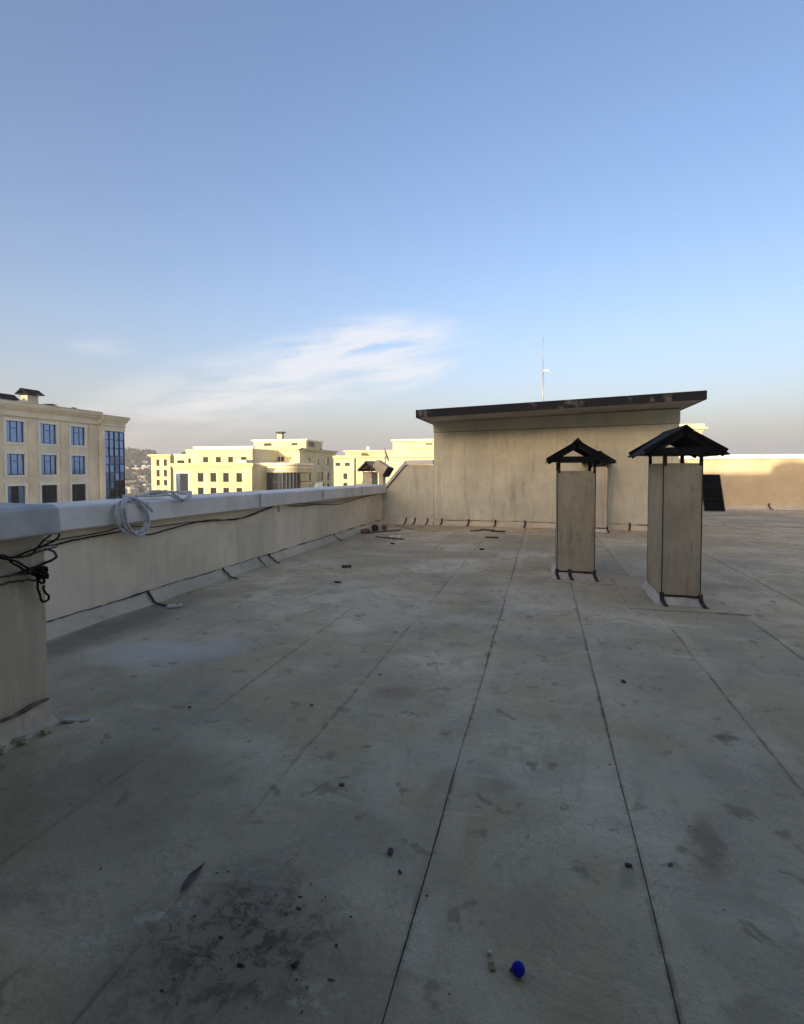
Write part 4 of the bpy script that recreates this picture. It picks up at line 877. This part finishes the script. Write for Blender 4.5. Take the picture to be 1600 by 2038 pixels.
# ---- nearer stepped block left of the stairhouse
b4 = thing('apartment_building', (-27, 118, -22), 'stepped pale yellow block with grey roof edge just left of the stairhouse', 'building', GB)
blk(b4, [(-24.2, -22.6, 6.95, 7.3)], -31.4, -15, 110, 126, 7.76, M['b3']); wins(b4, 'y-', 110, [(-24.2, -22.6, 6.95, 7.3)], 'one')
mb = MB(); mb.box(-31.7, -15, 109.6, 126.2, 7.77, 8.22); mb.build('roof_edge', M['cop2'], b4)
mb = MB(); mb.box(-27, -15, 108.2, 109.98, -22, 6.2); mb.box(-27.3, -15, 107.9, 109.98, 6.21, 6.75); mb.build('front_step', M['b3'], b4)
mb = MB(); mb.box(-38, -15, 105, 108.1, -22, 4.2); mb.box(-38.4, -15, 104.6, 108.1, 4.21, 4.55); mb.build('lower_step', M['b3'], b4)
mb = MB(); mb.box(-36.8, -31.42, 112, 126, -22, 5.6); mb.box(-37.1, -31.42, 111.6, 126, 5.61, 5.9); mb.build('side_step', M['b3'], b4)
# ---- block right of the stairhouse
b5 = thing('apartment_building', (8, 66, -22), 'pale yellow block edge with stepped cornices right of the stairhouse roof', 'building', GB)
mb = MB(); mb.box(0, 15.72, 60.3, 72, -22, 6.0); mb.build('wall', M['b3'], b5)
cornice(b5, 'y-', 60.3, 0, 15.72, 4.6, [(0, .12, .2), (.12, .3, .45), (1.0, 1.2, .12), (1.2, 1.4, .4), (1.4, 1.75, .2)], M['b3'], 0, 1)

# ---- lower adjoining wing with its chimney and dish (beyond the left parapet)
b6 = thing('lower_wing', (-8.6, 22, -22), 'lower adjoining wing whose roof lies hidden behind the parapet corner', 'building', GB)
mb = MB(); mb.box(-12, -5.3, 16, 30, -22, 0); mb.build('wall', M['b1'], b6)
vc = chimney(-6.95, -6.57, 20, 20.75, 1.56, 1.60, 2.0, .36, 19.8, 20.95, 'beige vent with rounded hood beyond the parapet corner', M['shaft_l'], 'vents beyond the corner', skirt=False, capmat=M['shaft_l'])
hd = thing('vent_hood', (-6.25, 20.2, 0), 'tilted beige box hood with black open end beyond the parapet corner', 'vent')
Mt = Matrix.Translation((-6.2, 20.0, 1.72)) @ Matrix.Rotation(R(32), 4, 'Y')
def hbox(mb, *a):
    b = len(mb.v); mb.box(*a); mb.v[b:] = [tuple(Mt @ Vector(p)) for p in mb.v[b:]]; return mb
mb = MB(); hbox(mb, -.30, .24, -.1, .5, -.19, .19); mb.build('hood', M['shaft_l'], hd, bevel=.01)
mb = MB(); hbox(mb, .245, .36, -.12, .5, -.2, .2); mb.build('mouth', M['black'], hd)
mb = MB(); mb.box(-6.3, -6.12, 20.05, 20.3, 0, 1.6); mb.build('post', M['shaft_l'], hd)
sd = thing('satellite_dish', (-6.06, 20.9, 0), 'white satellite dish seen nearly edge on beyond the parapet corner', 'satellite dish')
V = []; F = []; nr, ns = 5, 20; ax = Matrix.Translation((-6.3, 20.9, 2.25)) @ Matrix.Rotation(R(100), 4, 'Z') @ Matrix.Rotation(R(70), 4, 'X')
for i in range(nr+1):
    r_ = .30*i/nr
    for k_ in range(ns): V.append(tuple(ax @ Vector((r_*cos(2*pi*k_/ns), r_*sin(2*pi*k_/ns), r_*r_*.7))))
for i in range(nr):
    for k_ in range(ns): F.append((i*ns+k_, i*ns+(k_+1) % ns, (i+1)*ns+(k_+1) % ns, (i+1)*ns+k_))
mb = MB(); mb.add(V, F); o = mb.build('reflector', M['roofw'], sd, True); o.modifiers.new('thick', 'SOLIDIFY').thickness = .012
mb = MB(); mb.tube([(-6.3, 20.92, 0), (-6.3, 20.92, 2.2)], .025, 8); mb.build('pole', M['steel'], sd, True)

# ---- hillside houses and trees
HL = 'tiny pale house among others on the distant brown hillside'
random.seed(21)
for i in range(46):
    a = random.uniform(-45.2, -40.0); r_ = random.uniform(585, 800); x, y = polar(a, r_); z = hill_z(a, r_)-.6
    w_, l_, hh = random.uniform(4, 7), random.uniform(6, 11), random.uniform(3.2, 6.5)
    o = thing('hillside_house', (x, y, z), HL, 'house', 'houses on the far hillside'); rot = random.uniform(0, pi)
    mb = MB(); mb.box(x-l_/2, x+l_/2, y-w_/2, y+w_/2, z-2, z+hh); wo = mb.build('wall', M['hw'], o)
    mb = MB()
    if i % 3: mb.extrude([(y-w_/2-.4, z+hh+.01), (y+w_/2+.4, z+hh+.01), (y, z+hh+w_*.32)], 'x', x-l_/2-.4, x+l_/2+.4)
    else: mb.box(x-l_/2-.3, x+l_/2+.3, y-w_/2-.3, y+w_/2+.3, z+hh+.01, z+hh+.4)
    mb.build('roof', M['hr'] if i % 2 else M['roofw'], o)
    for s_ in (-.28, .28):
        mb = MB(); mb.box(x+s_*l_-.6, x+s_*l_+.6, y-w_/2-.06, y-w_/2-.01, z+1.2, z+2.6); mb.build('window', M['glassd'], o)
    o.rotation_euler = (0, 0, rot)
tr = MB()
def tree(x, y, z, s):
    tr.tube([(x, y, z-1), (x, y, z+s*.5)], s*.05, 4)
    for k_ in range(16):
        c_ = Vector((x+random.gauss(0, .3)*s, y+random.gauss(0, .3)*s, z+s*random.uniform(.4, 1.15))); q = s*random.uniform(.14, .3)
        d1 = Vector((random.gauss(0, 1), random.gauss(0, 1), random.gauss(0, 1))).normalized()*q; d2 = d1.orthogonal().normalized()*q; d3 = d1.cross(d2).normalized()*q
        tr.add([c_+d1, c_-d1, c_+d2, c_-d2, c_+d3, c_-d3], [(0,2,4),(2,1,4),(1,3,4),(3,0,4),(2,0,5),(1,2,5),(3,1,5),(0,3,5)])
for i in range(520):
    a = random.uniform(-46, -39.5); r_ = random.uniform(590, 985); x, y = polar(a, r_)
    tree(x, y, hill_z(a, r_), random.uniform(2.5, 6))
tag(tr.build('hillside_trees', M['leaf']), 'haze-toned green trees scattered over the distant hillside', 'trees', kind='stuff')

# ------------------------------------------------------------------ thin evening haze between here and the far hill
hzm = bpy.data.materials.new('haze air'); hzm.use_nodes = True; hn = hzm.node_tree.nodes; hn.clear()
ho = hn.new('ShaderNodeOutputMaterial'); hv = hn.new('ShaderNodeVolumePrincipled'); hzm.node_tree.links.new(hv.outputs[0], ho.inputs['Volume'])
hv.inputs['Color'].default_value = (.93, .93, .95, 1); hv.inputs['Density'].default_value = .0005; hv.inputs['Anisotropy'].default_value = .2
hb = MB(); hb.box(-3600, 3600, -3600, 3600, -23.2, 62); tag(hb.build('haze', hzm), 'thin pale evening haze filling the air over the town', 'haze', kind='stuff')
